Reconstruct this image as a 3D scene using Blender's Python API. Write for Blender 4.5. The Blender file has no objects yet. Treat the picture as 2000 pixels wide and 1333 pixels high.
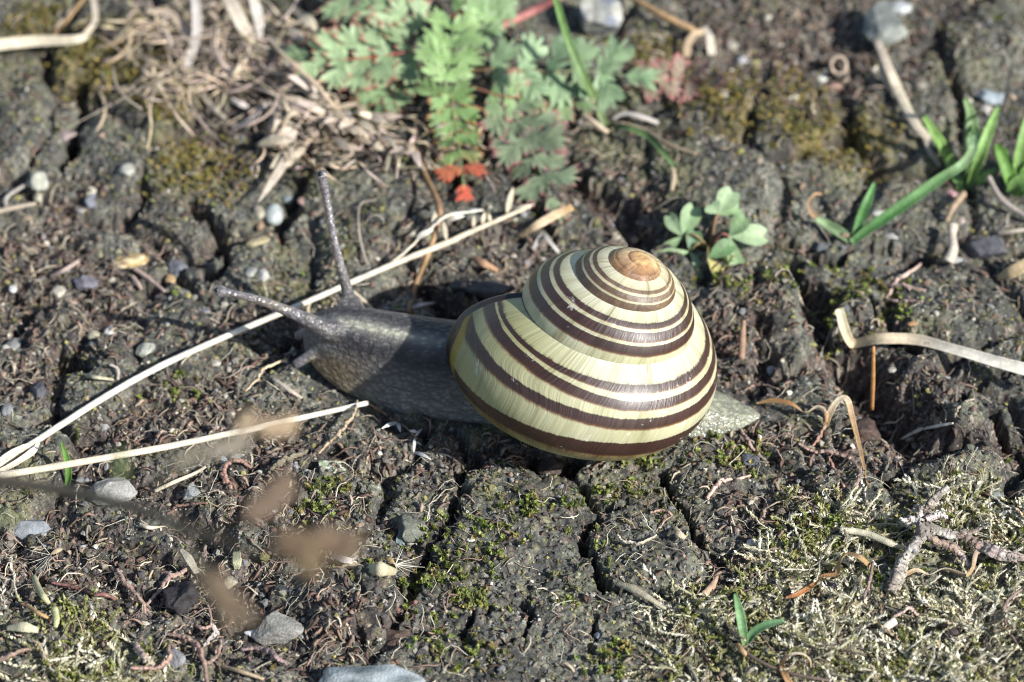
# A banded snail crossing cracked mossy soil.  1 Blender unit = 1 cm (the whole place is a hand's breadth across).
import bpy, bmesh, math, random
import numpy as np
from mathutils import Vector, Matrix, noise as mnoise

scene = bpy.context.scene
col = scene.collection
random.seed(7)
RNG = np.random.default_rng(7)

# ------------------------------------------------------------------ camera, sky, sun, exposure
PITCH = math.radians(45.0); CAM_D = 33.0; LENS = 143.0
CAM = np.array([0.0, -math.cos(PITCH), math.sin(PITCH)]) * CAM_D
RIGHT = np.array([1.0, 0, 0]); UPV = np.array([0, math.sin(PITCH), math.cos(PITCH)]); BACK = np.array([0, -math.cos(PITCH), math.sin(PITCH)])
FPX = LENS / 36 * 2000
cd = bpy.data.cameras.new('camera'); cam = bpy.data.objects.new('camera', cd); col.objects.link(cam)
cam.location = CAM; cam.rotation_euler = (math.pi / 2 - PITCH, 0, 0)
cd.lens = LENS; cd.sensor_width = 36; cd.clip_start = 0.5; cd.clip_end = 20000
cd.dof.use_dof = True; cd.dof.focus_distance = 31.35; cd.dof.aperture_fstop = 0.34
scene.camera = cam

SUN = np.array([0.69, -0.42, 0.60]); SUN /= np.linalg.norm(SUN)
w = bpy.data.worlds.new('World'); scene.world = w; w.use_nodes = True
nt = w.node_tree
sky = nt.nodes.new('ShaderNodeTexSky'); sky.sky_type = 'NISHITA'; sky.sun_disc = False
sky.sun_elevation = math.asin(SUN[2]); sky.sun_rotation = math.atan2(SUN[0], SUN[1])
nt.links.new(sky.outputs[0], nt.nodes['Background'].inputs[0]); nt.nodes['Background'].inputs[1].default_value = 0.10
sd = bpy.data.lights.new('sun', 'SUN'); sun = bpy.data.objects.new('sun', sd); col.objects.link(sun)
sd.energy = 4.9; sd.angle = math.radians(0.55); sd.color = (1.0, 0.975, 0.93)
sun.rotation_euler = Vector(SUN).to_track_quat('Z', 'Y').to_euler(); sun.location = Vector(SUN) * 60
vs = scene.view_settings
vs.view_transform = 'Standard'; vs.look = 'None'; vs.gamma = 1.0; vs.use_curve_mapping = False; vs.exposure = 0.68
scene.render.engine = 'CYCLES'
scene.cycles.max_bounces = 6; scene.cycles.transparent_max_bounces = 8
scene.cycles.sample_clamp_indirect = 4.0
scene.cycles.adaptive_threshold = 0.006; scene.cycles.filter_width = 1.1

# ------------------------------------------------------------------ small helpers
def srgb(r, g, b):
    f = lambda c: (c / 255 / 12.92) if c <= 10 else ((c / 255 + 0.055) / 1.055) ** 2.4
    return np.array([f(r), f(g), f(b)])

def hash2(ix, iy, seed):
    with np.errstate(over='ignore'):
        h = (ix.astype(np.uint32) * np.uint32(374761393) + iy.astype(np.uint32) * np.uint32(668265263) + np.uint32((seed * 2246822519) & 0xffffffff))
        h ^= h >> np.uint32(13); h *= np.uint32(1274126177); h ^= h >> np.uint32(16); h *= np.uint32(2654435761); h ^= h >> np.uint32(15)
    return h.astype(np.float64) / 4294967295.0

def vnoise(x, y, seed=0):
    ix = np.floor(x).astype(np.int64); iy = np.floor(y).astype(np.int64); fx = x - ix; fy = y - iy
    fx = fx * fx * fx * (fx * (fx * 6 - 15) + 10); fy = fy * fy * fy * (fy * (fy * 6 - 15) + 10)
    a = hash2(ix, iy, seed); b = hash2(ix + 1, iy, seed); c = hash2(ix, iy + 1, seed); d = hash2(ix + 1, iy + 1, seed)
    return (a + (b - a) * fx) + ((c + (d - c) * fx) - (a + (b - a) * fx)) * fy

def fbm(x, y, freq, octs, seed=0, gain=0.5):
    s = 0; amp = 1; tot = 0
    for o in range(octs):
        r = 0.6 * o
        X = x * math.cos(r) - y * math.sin(r); Y = x * math.sin(r) + y * math.cos(r)
        s = s + amp * (vnoise(X * freq + 17.3 * o, Y * freq - 9.1 * o, seed + o) * 2 - 1); tot += amp; amp *= gain; freq *= 2.03
    return s / tot

def voronoi(x, y, freq, seed=0):
    x = x * freq; y = y * freq; ix = np.floor(x).astype(np.int64); iy = np.floor(y).astype(np.int64)
    f1 = np.full(x.shape, 9.0); f2 = f1.copy(); idv = np.zeros(x.shape)
    for dx in (-1, 0, 1):
        for dy in (-1, 0, 1):
            jx = ix + dx; jy = iy + dy
            d = np.hypot(jx + hash2(jx, jy, seed) - x, jy + hash2(jx, jy, seed + 51) - y)
            n = d < f1
            f2 = np.where(n, f1, np.minimum(f2, d)); idv = np.where(n, hash2(jx, jy, seed + 99), idv); f1 = np.where(n, d, f1)
    return f1, f2, idv

def sm(a, b, x):
    t = np.clip((x - a) / (b - a), 0, 1); return t * t * (3 - 2 * t)

def ray(px, py):
    return (px - 1000) / FPX * RIGHT - (py - 666.5) / FPX * UPV - BACK
def at_z(px, py, z=0.0):
    d = ray(px, py); return CAM + d * ((z - CAM[2]) / d[2])
def at_y(px, py, y):
    d = ray(px, py); return CAM + d * ((y - CAM[1]) / d[1])
PXC = CAM_D / FPX            # cm per photograph pixel at the ground's middle

def mesh_np(name, verts, polys, mat=None, cols=None, smooth=True, uv=None):
    """polys: list of integer arrays (n, k), one per polygon size"""
    me = bpy.data.meshes.new(name)
    verts = np.asarray(verts, dtype=np.float32); me.vertices.add(len(verts)); me.vertices.foreach_set('co', verts.ravel())
    polys = [np.asarray(p, dtype=np.int32) for p in polys if len(p)]
    loops = np.concatenate([p.ravel() for p in polys]); sizes = np.concatenate([np.full(len(p), p.shape[1], np.int32) for p in polys])
    me.loops.add(len(loops)); me.loops.foreach_set('vertex_index', loops)
    me.polygons.add(len(sizes)); me.polygons.foreach_set('loop_start', np.concatenate([[0], np.cumsum(sizes)[:-1]]).astype(np.int32))
    me.polygons.foreach_set('use_smooth', np.full(len(sizes), smooth))
    me.update(calc_edges=True)
    if cols is not None:
        c = np.ones((len(verts), 4), np.float32); c[:, :3] = np.clip(cols, 0, 1)
        a = me.color_attributes.new('Col', 'FLOAT_COLOR', 'POINT'); a.data.foreach_set('color', c.ravel())
    if uv is not None:
        l = me.uv_layers.new(name='UVMap'); l.data.foreach_set('uv', np.asarray(uv, np.float32)[loops].ravel())
    if mat: me.materials.append(mat)
    return me

def link(name, me, parent=None, loc=None):
    o = bpy.data.objects.new(name, me); col.objects.link(o)
    if loc is not None: o.location = loc
    if parent is not None: o.parent = parent
    return o

def tag(o, label, cat, group=None):
    o['label'] = label; o['category'] = cat
    if group: o['group'] = group
    return o

def empty(name, loc, label, cat, group=None):
    o = bpy.data.objects.new(name, None); col.objects.link(o); o.location = Vector(loc); o.empty_display_size = 0.2
    return tag(o, label, cat, group)

class Bag:
    """collects triangles / quads of one mesh"""
    def __init__(s): s.v = []; s.q = []; s.t = []; s.c = []; s.n = 0
    def add(s, v, q=None, t=None, c=None):
        v = np.asarray(v, float).reshape(-1, 3); 
        if q is not None and len(q): s.q.append(np.asarray(q) + s.n)
        if t is not None and len(t): s.t.append(np.asarray(t) + s.n)
        s.v.append(v); c = np.ones(3) if c is None else np.asarray(c, float)
        s.c.append(np.broadcast_to(c, (len(v), 3))); s.n += len(v)
    def mesh(s, name, mat, origin=(0, 0, 0), smooth=True):
        return mesh_np(name, np.concatenate(s.v) - np.asarray(origin), [np.concatenate(x) for x in (s.q, s.t) if x], mat, np.concatenate(s.c), smooth)

KEEP = []
def spline(P, n):
    P = np.asarray(P, float)
    if len(P) == 2: return P[0] + (P[1] - P[0]) * np.linspace(0, 1, n)[:, None]
    ext = np.vstack([2 * P[0] - P[1], P, 2 * P[-1] - P[-2]])
    t = np.linspace(0, len(P) - 1 - 1e-9, n); i = t.astype(int); f = (t - i)[:, None]
    a, b, c, d = ext[i], ext[i + 1], ext[i + 2], ext[i + 3]
    return 0.5 * (2 * b + (c - a) * f + (2 * a - 5 * b + 4 * c - d) * f ** 2 + (3 * b - a - 3 * c + d) * f ** 3)

def frames(P, up):
    T = np.gradient(P, axis=0); T /= np.linalg.norm(T, axis=1, keepdims=True) + 1e-12
    up = np.broadcast_to(np.asarray(up, float), P.shape)
    S = np.cross(T, up); S /= np.linalg.norm(S, axis=1, keepdims=True) + 1e-9
    return T, S, np.cross(S, T)

def sweep(bag, P, W, TH=None, nseg=8, up=(0, 0, 1), twist=0.0, c=(1, 1, 1), groove=0.0, jitter=0.0):
    """a closed stalk or blade along P: half-width W, half-thickness TH, optional groove along its top face and twist"""
    P = np.asarray(P, float); n = len(P); W = np.broadcast_to(np.asarray(W, float), (n,)); TH = W if TH is None else np.broadcast_to(np.asarray(TH, float), (n,))
    T, S, N = frames(P, up)
    tw = np.broadcast_to(np.asarray(twist, float), (n,)); ct, st = np.cos(tw)[:, None], np.sin(tw)[:, None]
    S, N = S * ct + N * st, N * ct - S * st
    a = np.linspace(0, 2 * np.pi, nseg, endpoint=False)
    ca, sa = np.cos(a), np.sin(a)
    v = P[:, None] + S[:, None] * (W[:, None] * ca)[..., None] + N[:, None] * (TH[:, None] * sa)[..., None]
    if groove: v = v - N[:, None] * (groove * W[:, None] * np.clip(sa, 0, 1) ** 3)[..., None] + N[:, None] * (groove * 1.2 * W[:, None] * np.abs(ca) ** 3)[..., None]
    if jitter >= .08: v = P[:, None] + (v - P[:, None]) * (1 + np.clip(RNG.normal(size=nseg), -1.5, 1.5) * .16)[None, :, None]
    if jitter: v = v + RNG.normal(size=v.shape) * jitter * W[:, None, None]
    i = np.arange(n - 1)[:, None] * nseg; j = np.arange(nseg)[None]; k = (j + 1) % nseg
    q = np.stack([i + j, i + k, i + nseg + k, i + nseg + j], -1).reshape(-1, 4)
    vv = np.concatenate([v.reshape(-1, 3), P[:1], P[-1:]])
    m = n * nseg; jj = np.arange(nseg); kk = (jj + 1) % nseg
    t = np.concatenate([np.stack([kk, jj, np.full(nseg, m)], -1), np.stack([(n - 1) * nseg + jj, (n - 1) * nseg + kk, np.full(nseg, m + 1)], -1)])
    c = np.asarray(c, float)
    if c.ndim == 2: c = np.concatenate([(np.repeat(c, nseg, 0).reshape(n, nseg, 3) * (RNG.uniform(.5, 1.4, (1, nseg, 1)) if jitter >= .08 else RNG.uniform(.86, 1.1, (1, nseg, 1)))).reshape(-1, 3), c[:1], c[-1:]])
    bag.add(vv, q, t, c)

# ------------------------------------------------------------------ materials
def new_mat(name):
    m = bpy.data.materials.new(name); m.use_nodes = True; n = m.node_tree
    return m, n, n.nodes['Principled BSDF'], n.nodes['Material Output']

def node(n, kind, **kw):
    x = n.nodes.new(kind)
    for k, v in kw.items():
        if k.startswith('i_'): x.inputs[k[2:].replace('_', ' ')].default_value = v
        else: setattr(x, k, v)
    return x

def mix_col(n, a, b, fac, mode='MIX'):
    m = n.nodes.new('ShaderNodeMix'); m.data_type = 'RGBA'; m.blend_type = mode
    for s, x in ((m.inputs[0], fac), (m.inputs[6], a), (m.inputs[7], b)):
        if isinstance(x, bpy.types.NodeSocket): n.links.new(x, s)
        elif isinstance(x, (int, float)): s.default_value = x
        else: s.default_value = (*x, 1)
    return m.outputs[2]

def ramp(n, fac, stops, interp='LINEAR'):
    r = n.nodes.new('ShaderNodeValToRGB'); r.color_ramp.interpolation = interp; e = r.color_ramp.elements
    while len(e) < len(stops): e.new(0.5)
    for k, (p, c) in enumerate(stops):
        e[k].position = p; e[k].color = (*c, 1) if len(c) == 3 else c
    n.links.new(fac, r.inputs[0]); return r

def organic(name, rough=0.7, tint=(1, 1, 1), var=0.35, scale=8.0, bump=0.3, bscale=60.0, transl=0.0, spec=0.3, stretch=(1, 1, 1), coat=0.0):
    """plant matter, soil and stone bits: own colour from the Col attribute, broken up by noise"""
    m, n, p, out = new_mat(name)
    att = node(n, 'ShaderNodeAttribute', attribute_name='Col')
    tc = node(n, 'ShaderNodeTexCoord'); mp = node(n, 'ShaderNodeMapping'); mp.inputs['Scale'].default_value = stretch; n.links.new(tc.outputs['Object'], mp.inputs[0])
    n1 = node(n, 'ShaderNodeTexNoise', i_Scale=scale, i_Detail=5.0, i_Roughness=0.65); n.links.new(mp.outputs[0], n1.inputs[0])
    lo = tuple(np.array(tint) * (1 - var)); hi = tuple(np.array(tint) * (1 + var))
    r = ramp(n, n1.outputs[0], [(0.3, lo), (0.7, hi)])
    c = mix_col(n, att.outputs[0], r.outputs[0], 1.0, 'MULTIPLY'); n.links.new(c, p.inputs['Base Color'])
    n2 = node(n, 'ShaderNodeTexNoise', i_Scale=bscale, i_Detail=4.0); n.links.new(mp.outputs[0], n2.inputs[0])
    b = node(n, 'ShaderNodeBump', i_Strength=bump, i_Distance=0.02); n.links.new(n2.outputs[0], b.inputs['Height']); n.links.new(b.outputs[0], p.inputs['Normal'])
    p.inputs['Roughness'].default_value = rough; p.inputs['Specular IOR Level'].default_value = spec; p.inputs['Coat Weight'].default_value = coat; p.inputs['Coat Roughness'].default_value = 0.3
    if transl:
        t = node(n, 'ShaderNodeBsdfTranslucent'); n.links.new(c, t.inputs[0]); n.links.new(b.outputs[0], t.inputs['Normal'])
        mx = node(n, 'ShaderNodeMixShader'); mx.inputs[0].default_value = transl
        n.links.new(p.outputs[0], mx.inputs[1]); n.links.new(t.outputs[0], mx.inputs[2]); n.links.new(mx.outputs[0], out.inputs[0])
    return m

M_STRAW = organic('dry_straw', rough=0.5, var=0.22, scale=3, stretch=(5, 5, 5), bump=0.5, bscale=20, transl=0.12, spec=0.4)
M_LEAF = organic('fresh_leaf', rough=0.5, var=0.25, scale=10, bump=0.35, bscale=40, transl=0.28, spec=0.4)
M_WOOD = organic('weathered_wood', rough=0.85, var=0.55, scale=14, bump=0.9, bscale=45)
M_ROOT = organic('rootlet', rough=0.8, var=0.35, scale=20, bump=0.6, bscale=60)
M_GRAIN = organic('soil_grain', rough=0.8, var=0.3, scale=30, bump=0.8, bscale=120, spec=0.2)
M_MOSS = organic('moss', rough=0.7, var=0.3, scale=12, bump=0.2, bscale=80, transl=0.25)
M_STONE = organic('stone', rough=0.75, var=0.4, scale=9, bump=0.7, bscale=50, spec=0.35)
M_PEB = organic('smooth_pebble', rough=0.55, var=0.18, scale=7, bump=0.25, bscale=60, spec=0.4)
M_SEED = organic('seed_head', rough=0.6, var=0.25, scale=12, bump=0.3, bscale=40, transl=0.3)

# ------------------------------------------------------------------ ground height field
def axis(lo, hi, step_fn, far):
    a = [lo]
    while a[-1] < hi: a.append(a[-1] + step_fn(a[-1]))
    s = 0.05; left = [a[0]]
    while left[-1] > -far: left.append(left[-1] - s); s *= 1.55
    s = 0.05; right = [a[-1]]
    while right[-1] < far: right.append(right[-1] + s); s *= 1.55
    return np.array(left[:0:-1] + a + right[1:])
GX = axis(-4.85, 4.85, lambda x: 0.0135, 3000)
GY = axis(-4.1, 5.3, lambda y: 0.0115 if y < 0.8 else 0.0165, 3000)
XX, YY = np.meshgrid(GX, GY)

def blob(px, py, rx, ry, soft=0.5, warp=None):
    c = at_z(px, py); r = np.hypot((XX + warp[0] - c[0]) / (rx * PXC), (YY + warp[1] - c[1]) / (ry * PXC / 0.707))
    return 1 - sm(1 - soft, 1 + soft, r)
def line_d(pts, warp):
    P = [at_z(*p)[:2] for p in pts]; d = np.full(XX.shape, 99.0); X = XX + warp[0]; Y = YY + warp[1]
    x0, x1 = min(p[0] for p in P) - 1, max(p[0] for p in P) + 1; y0, y1 = min(p[1] for p in P) - 1, max(p[1] for p in P) + 1
    ys = slice(*np.searchsorted(GY, [y0, y1])); xs = slice(*np.searchsorted(GX, [x0, x1])); X = X[ys, xs]; Y = Y[ys, xs]; dd = d[ys, xs]
    for a, b in zip(P[:-1], P[1:]):
        e = b - a; t = np.clip(((X - a[0]) * e[0] + (Y - a[1]) * e[1]) / (e @ e), 0, 1)
        dd = np.minimum(dd, np.hypot(X - a[0] - t * e[0], Y - a[1] - t * e[1]))
    d[ys, xs] = dd; return d

wx = fbm(XX, YY, 1.3, 4, 11) * 0.22; wy = fbm(XX, YY, 1.3, 4, 23) * 0.22
fine_w = (fbm(XX, YY, 7, 3, 31) * 0.05, fbm(XX, YY, 7, 3, 37) * 0.05)
WARP = (wx * 0.6 + fine_w[0], wy * 0.6 + fine_w[1])

soil = np.zeros(XX.shape)
for b in [(330, 1110, 430, 190), (330, 800, 170, 80), (150, 540, 200, 170), (1190, 400, 110, 95), (930, 520, 190, 75), (1450, 680, 80, 100), (1560, 880, 170, 60),
          (820, 220, 330, 130), (1600, 110, 330, 120), (1740, 770, 110, 130), (500, 640, 160, 70), (950, 905, 120, 30), (1960, 500, 110, 80), (480, 250, 130, 120),
          (620, 880, 170, 70), (840, 1010, 40, 80), (1420, 1110, 60, 50), (730, 1240, 120, 50), (60, 720, 110, 60), (1500, 1000, 110, 60)]:
    soil = np.maximum(soil, blob(*b, 0.45, WARP))
soil *= 1 - .8 * sm(-.02, .22, fbm(XX, YY, 1.5, 4, 41))
drymoss = np.zeros(XX.shape)
for b in [(1760, 1270, 330, 140), (1600, 1090, 150, 70), (1900, 1060, 140, 70), (1560, 1010, 60, 30), (110, 1225, 110, 50), (200, 1320, 160, 40), (1330, 1190, 60, 40)]:
    drymoss = np.maximum(drymoss, blob(*b, 0.5, WARP))
ochre = np.zeros(XX.shape)
for b in [(230, 120, 120, 75), (330, 225, 45, 45), (1650, 275, 120, 50), (1430, 215, 90, 70), (60, 60, 60, 40), (400, 330, 90, 60), (1560, 200, 60, 60), (1290, 120, 60, 50)]:
    ochre = np.maximum(ochre, blob(*b, 0.6, WARP) * 0.9)
soil = np.clip(soil * (1 - 0.8 * drymoss), 0, 1)

# plates of crust between random cracks
f1, f2, cid = voronoi(XX + wx, YY * 0.85 + wy, 1.05, 5)
edge = (f2 - f1)
near = sm(9, 6, np.maximum(np.abs(XX), np.abs(YY)))
crack_amt = (1 - soil * 0.8) * (1 - drymoss * 0.9) * near
rand_on = sm(0.42, 0.62, vnoise(XX * 0.8 + 3, YY * 0.8 + 8, 77))
crack = (1 - sm(0.02, 0.11 + 0.05 * rand_on, edge)) * crack_amt * (0.35 + 0.65 * rand_on)
inner = 1 - 0.9 * blob(1150, 1060, 330, 260, 0.3, (0, 0))     # the middle is cracked by hand below
crack *= inner
hand = np.zeros(XX.shape); cr_w = (fbm(XX, YY, 22, 2, 43) * .022, fbm(XX, YY, 22, 2, 47) * .022)
for pts, wd, dp in [
    ([(1040, 890), (1080, 915), (1115, 905)], 26, 1.0), ([(1095, 915), (1125, 950), (1172, 1000), (1205, 1000)], 10, 0.75),
    ([(1160, 1022), (1142, 1060), (1146, 1090), (1168, 1112), (1185, 1152)], 12, 0.85), ([(1285, 920), (1300, 955), (1318, 992), (1345, 1045), (1382, 1082), (1405, 1115)], 9, 0.75),
    ([(912, 900), (887, 1011), (840, 1060), (805, 1135), (794, 1187), (770, 1240)], 14, 0.6), ([(895, 1234), (932, 1202), (981, 1191), (1026, 1176), (1037, 1199), (1011, 1247), (970, 1277), (910, 1262), (895, 1236)], 6, 0.6),
    ([(1154, 1200), (1161, 1310)], 6, 0.4), ([(620, 1135), (700, 1130), (770, 1150), (795, 1190), (770, 1235), (690, 1245)], 9, 0.6), ([(1168, 1112), (1190, 1150), (1240, 1160), (1300, 1170)], 8, 0.6),
    ([(155, 170), (160, 230), (140, 280), (130, 320)], 18, 1.0), ([(375, 400), (430, 440), (445, 510), (400, 545)], 13, 0.9), ([(545, 470), (560, 400), (600, 350), (700, 315), (860, 310)], 12, 0.6),
    ([(1530, 530), (1580, 580), (1600, 630), (1640, 690)], 28, 1.0), ([(1640, 690), (1700, 745), (1740, 790), (1790, 850), (1830, 880)], 52, 1.7), ([(1690, 590), (1715, 640), (1790, 700)], 13, 0.8),
    ([(1790, 850), (1850, 800), (1930, 740), (2020, 700)], 9, 0.5), ([(1925, 820), (1960, 850), (2010, 910)], 18, 0.9), ([(1830, 880), (1800, 920), (1700, 960)], 12, 0.7),
    ([(1480, 640), (1500, 700), (1480, 760)], 16, 0.5), ([(1590, 690), (1520, 740), (1480, 765)], 18, 0.7), ([(120, 700), (150, 705), (155, 720)], 20, 1.0), ([(20, 640), (60, 620), (100, 590)], 11, 0.8),
    ([(1110, 330), (1180, 390), (1230, 430), (1260, 470)], 38, 0.8), ([(830, 560), (900, 610), (1000, 560)], 30, 0.7), ([(1380, 560), (1340, 500), (1250, 455)], 18, 0.5), ([(1540, 470), (1620, 520), (1700, 480), (1850, 520)], 10, 0.6),
    ([(560, 660), (620, 640), (690, 700)], 24, 0.6), ([(720, 800), (800, 830), (900, 850), (930, 900)], 16, 0.7), ([(1220, 1000), (1290, 990)], 6, 0.5)]:
    d = line_d(pts, (fine_w[0] * 1.9 + cr_w[0], fine_w[1] * 1.9 + cr_w[1])) / PXC
    hand = np.maximum(hand, dp * (1 - sm(wd * (.35 if wd < 40 else .1), wd * (1.25 if wd < 40 else 1.7), d)))

H = 0.07 * fbm(XX, YY, 0.55, 3, 3) * near + 0.02
H += (cid - 0.5) * 0.09 * crack_amt * sm(0.0, 0.2, edge)                          # plates tilt and stand at different heights
dome = sm(0.0, 0.3, edge) * 0.045 * crack_amt * inner
H += dome
H -= soil * 0.06
lump = fbm(XX, YY, 4.2, 3, 61); crumb = fbm(XX, YY, 12, 3, 63, 0.6); grit = fbm(XX, YY, 34, 2, 67)
v1, v2, _ = voronoi(XX + fine_w[0], YY + fine_w[1], 5.5, 71)
clod = np.clip(0.55 - v1, 0, 1) * soil
fleck = np.clip(voronoi(XX, YY, 17, 73)[0], 0, 0.8)
H += near * (lump * (0.022 + 0.03 * soil) + crumb * (0.014 + 0.026 * soil) + grit * 0.011 + clod * 0.13 - (fleck - 0.4) * (0.034 + 0.014 * soil))
H -= np.maximum(crack * 0.17, 0)
# raised mounds and plates the photograph shows
for px, py, rx, ry, h in [(695, 1188, 85, 58, .16), (1260, 1070, 110, 75, .07), (1010, 1010, 120, 80, .08), (965, 1240, 60, 42, .05), (1860, 880, 95, 70, .2), (700, 420, 130, 90, .1), (250, 290, 95, 75, .09), (60, 270, 70, 85, .09),
                          (1480, 600, 90, 60, .16), (1680, 640, 45, 45, .14), (1860, 680, 110, 90, .1), (1440, 300, 120, 100, .08), (1900, 100, 110, 80, .15), (950, 570, 80, 35, .13), (110, 640, 60, 40, .1), (240, 700, 60, 40, .08), (1390, 960, 70, 50, .06)]:
    H += h * blob(px, py, rx, ry, 0.35, fine_w)
soil = np.maximum(soil, sm(.5, 1.0, hand) * .9)
H -= hand * (0.30 + 0.04 * crumb)
H += drymoss * (0.05 + 0.08 * fbm(XX, YY, 2.2, 3, 91) + 0.05 * crumb)
H += ochre * 0.03 * (1 + crumb)
bed = np.maximum.reduce([blob(1130, 800, 400, 55, 0.35, (0, 0)), blob(760, 740, 170, 60, 0.4, (0, 0))])   # flattened where the foot glides
H = H * (1 - bed * 0.85) - 0.02 * bed
H *= near * 0.999 + 0.001

def HZ(x, y):
    x = np.asarray(x, float); y = np.asarray(y, float)
    i = np.clip(np.searchsorted(GX, x) - 1, 0, len(GX) - 2); j = np.clip(np.searchsorted(GY, y) - 1, 0, len(GY) - 2)
    fx = (x - GX[i]) / (GX[i + 1] - GX[i]); fy = (y - GY[j]) / (GY[j + 1] - GY[j])
    return (H[j, i] * (1 - fx) + H[j, i + 1] * fx) * (1 - fy) + (H[j + 1, i] * (1 - fx) + H[j + 1, i + 1] * fx) * fy
def lookup(F, x, y):
    i = np.clip(np.searchsorted(GX, x), 0, len(GX) - 1); j = np.clip(np.searchsorted(GY, y), 0, len(GY) - 1); return F[j, i]
def at(px, py, h=0.0):
    z = 0.0
    for _ in range(12):
        p = at_z(px, py, z + h); z = 0.5 * z + 0.5 * float(HZ(p[0], p[1]))
    return at_z(px, py, z + h)

# ground colours: crust, brown soil, moss stain (the stuff itself, not its shading)
n_a = fbm(XX, YY, 1.6, 4, 101); n_b = fbm(XX, YY, 6.5, 4, 103, .6); n_c = fbm(XX, YY, 26, 3, 107, .7)
C_CR = np.array([.100, .102, .088]); C_LI = np.array([.215, .218, .175]); C_DK = np.array([.040, .041, .042]); C_SO = np.array([.072, .060, .055]); C_SO2 = np.array([.160, .132, .117])
C_MO = np.array([.155, .152, .075]); C_DM = np.array([.155, .148, .085]); C_OC = np.array([.165, .128, .035])
G = C_CR + (C_LI - C_CR) * np.clip(n_b * 1.3 + n_a * 0.7, 0, 1)[..., None]
G = G + (C_DK - G) * np.clip(-n_b * 1.3 - n_a * 0.9, 0, 1)[..., None]
S = C_SO + (C_SO2 - C_SO) * np.clip(n_b * 1.4 + n_c, 0, 1)[..., None]
sf = np.clip(soil * (0.72 + 0.5 * n_b) + np.clip(crack * 1.2, 0, 1) * 0.8 + np.clip(hand, 0, 1) * 0.9, 0, 1)[..., None]
G = G + (S - G) * sf
ms = np.clip(fbm(XX, YY, 2.1, 4, 111) * 2.2 - 0.05, 0, 1) * np.clip(0.6 + n_b * 2, 0, 1) * (1 - sf[..., 0]) * 0.75
G = G + (C_MO - G) * ms[..., None]
G = G + (C_DM - G) * (drymoss * 0.6 * np.clip(0.6 + n_b, 0, 1))[..., None]
G = G + (C_OC - G) * (ochre * np.clip(0.65 + n_b * 1.2, 0, 1))[..., None]
n_d = fbm(XX, YY, 60, 2, 109); n_e = fbm(XX, YY, 15, 3, 117, .7)
G = G + (np.array([.235, .225, .115]) - G) * (np.clip(n_e * 2.6 - .75, 0, .6) * (1 - .7 * sf[..., 0]))[..., None]
G = G + (np.array([.22, .165, .135]) - G) * np.clip(fbm(XX, YY, 19, 3, 119, .7) * 2.6 - .65, 0, .6)[..., None]
G *= (1 + 0.55 * n_c + .45 * n_d)[..., None]; G = np.clip(G, .012, 1)

ny, nx = XX.shape
idx = np.arange(nx * ny).reshape(ny, nx)
quads = np.stack([idx[:-1, :-1], idx[:-1, 1:], idx[1:, 1:], idx[1:, :-1]], -1).reshape(-1, 4)
gm, gn, gp, go = new_mat('crusted_soil')
att = node(gn, 'ShaderNodeAttribute', attribute_name='Col'); tc = node(gn, 'ShaderNodeTexCoord')
na = node(gn, 'ShaderNodeTexNoise', i_Scale=34.0, i_Detail=6.0, i_Roughness=0.75); gn.links.new(tc.outputs['Object'], na.inputs[0])
ra = ramp(gn, na.outputs[0], [(0.28, (.40, .40, .40)), (0.5, (1, 1, 1)), (0.66, (2.0, 2.0, 1.92))])
gc = mix_col(gn, att.outputs[0], ra.outputs[0], 1.0, 'MULTIPLY')
vo = node(gn, 'ShaderNodeTexVoronoi', i_Scale=26.0); gn.links.new(tc.outputs['Object'], vo.inputs[0])
rv = ramp(gn, vo.outputs['Color'], [(0.0, (0, 0, 0)), (0.80, (0, 0, 0)), (0.86, (1, 1, 1))])
vd = ramp(gn, vo.outputs['Distance'], [(0.18, (1, 1, 1)), (0.32, (0, 0, 0))])
sp = mix_col(gn, rv.outputs[0], vd.outputs[0], 1.0, 'MULTIPLY')
bw = node(gn, 'ShaderNodeRGBToBW'); gn.links.new(sp, bw.inputs[0])
gc2 = mix_col(gn, gc, (.36, .345, .30), bw.outputs[0]); gn.links.new(gc2, gp.inputs['Base Color'])
nb = node(gn, 'ShaderNodeTexNoise', i_Scale=55.0, i_Detail=6.0, i_Roughness=0.7); gn.links.new(tc.outputs['Object'], nb.inputs[0])
bp = node(gn, 'ShaderNodeBump', i_Strength=0.9, i_Distance=0.03); gn.links.new(nb.outputs[0], bp.inputs['Height']); gn.links.new(bp.outputs[0], gp.inputs['Normal'])
rr = ramp(gn, na.outputs[0], [(0.35, (.55, .55, .55)), (0.6, (.95, .95, .95))]); gn.links.new(rr.outputs[0], gp.inputs['Roughness'])
gp.inputs['Specular IOR Level'].default_value = 0.18
ground = link('ground', mesh_np('ground', np.stack([XX, YY, H], -1).reshape(-1, 3), [quads], gm, G.reshape(-1, 3)))
ground['kind'] = 'structure'

# ------------------------------------------------------------------ the snail
# shell: a dextral helicospiral tube
TM = 2 * math.pi * 5
SP = dict(az=1.153673, el=1.209278, th0=-2.23392, k=1.467203, T=2.203285, q=1.326921, asp=.780834, tilt=-.419957, R=.520533, desc=.08056, k2=-.034333, g=1.443296, dl=2.584818)
PULL = 0.971                     # distance of the shell from the lens relative to the first estimate
SHELL_POS = CAM + (np.array([1.03423356, .00703919, .90703919]) - CAM) * PULL
ax_ = np.array([math.sin(SP['az']) * math.cos(SP['el']), math.cos(SP['az']) * math.cos(SP['el']), math.sin(SP['el'])])
e1_ = np.cross(ax_, [0, 0, 1.0]); e1_ /= np.linalg.norm(e1_); e2_ = np.cross(ax_, e1_)

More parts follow.
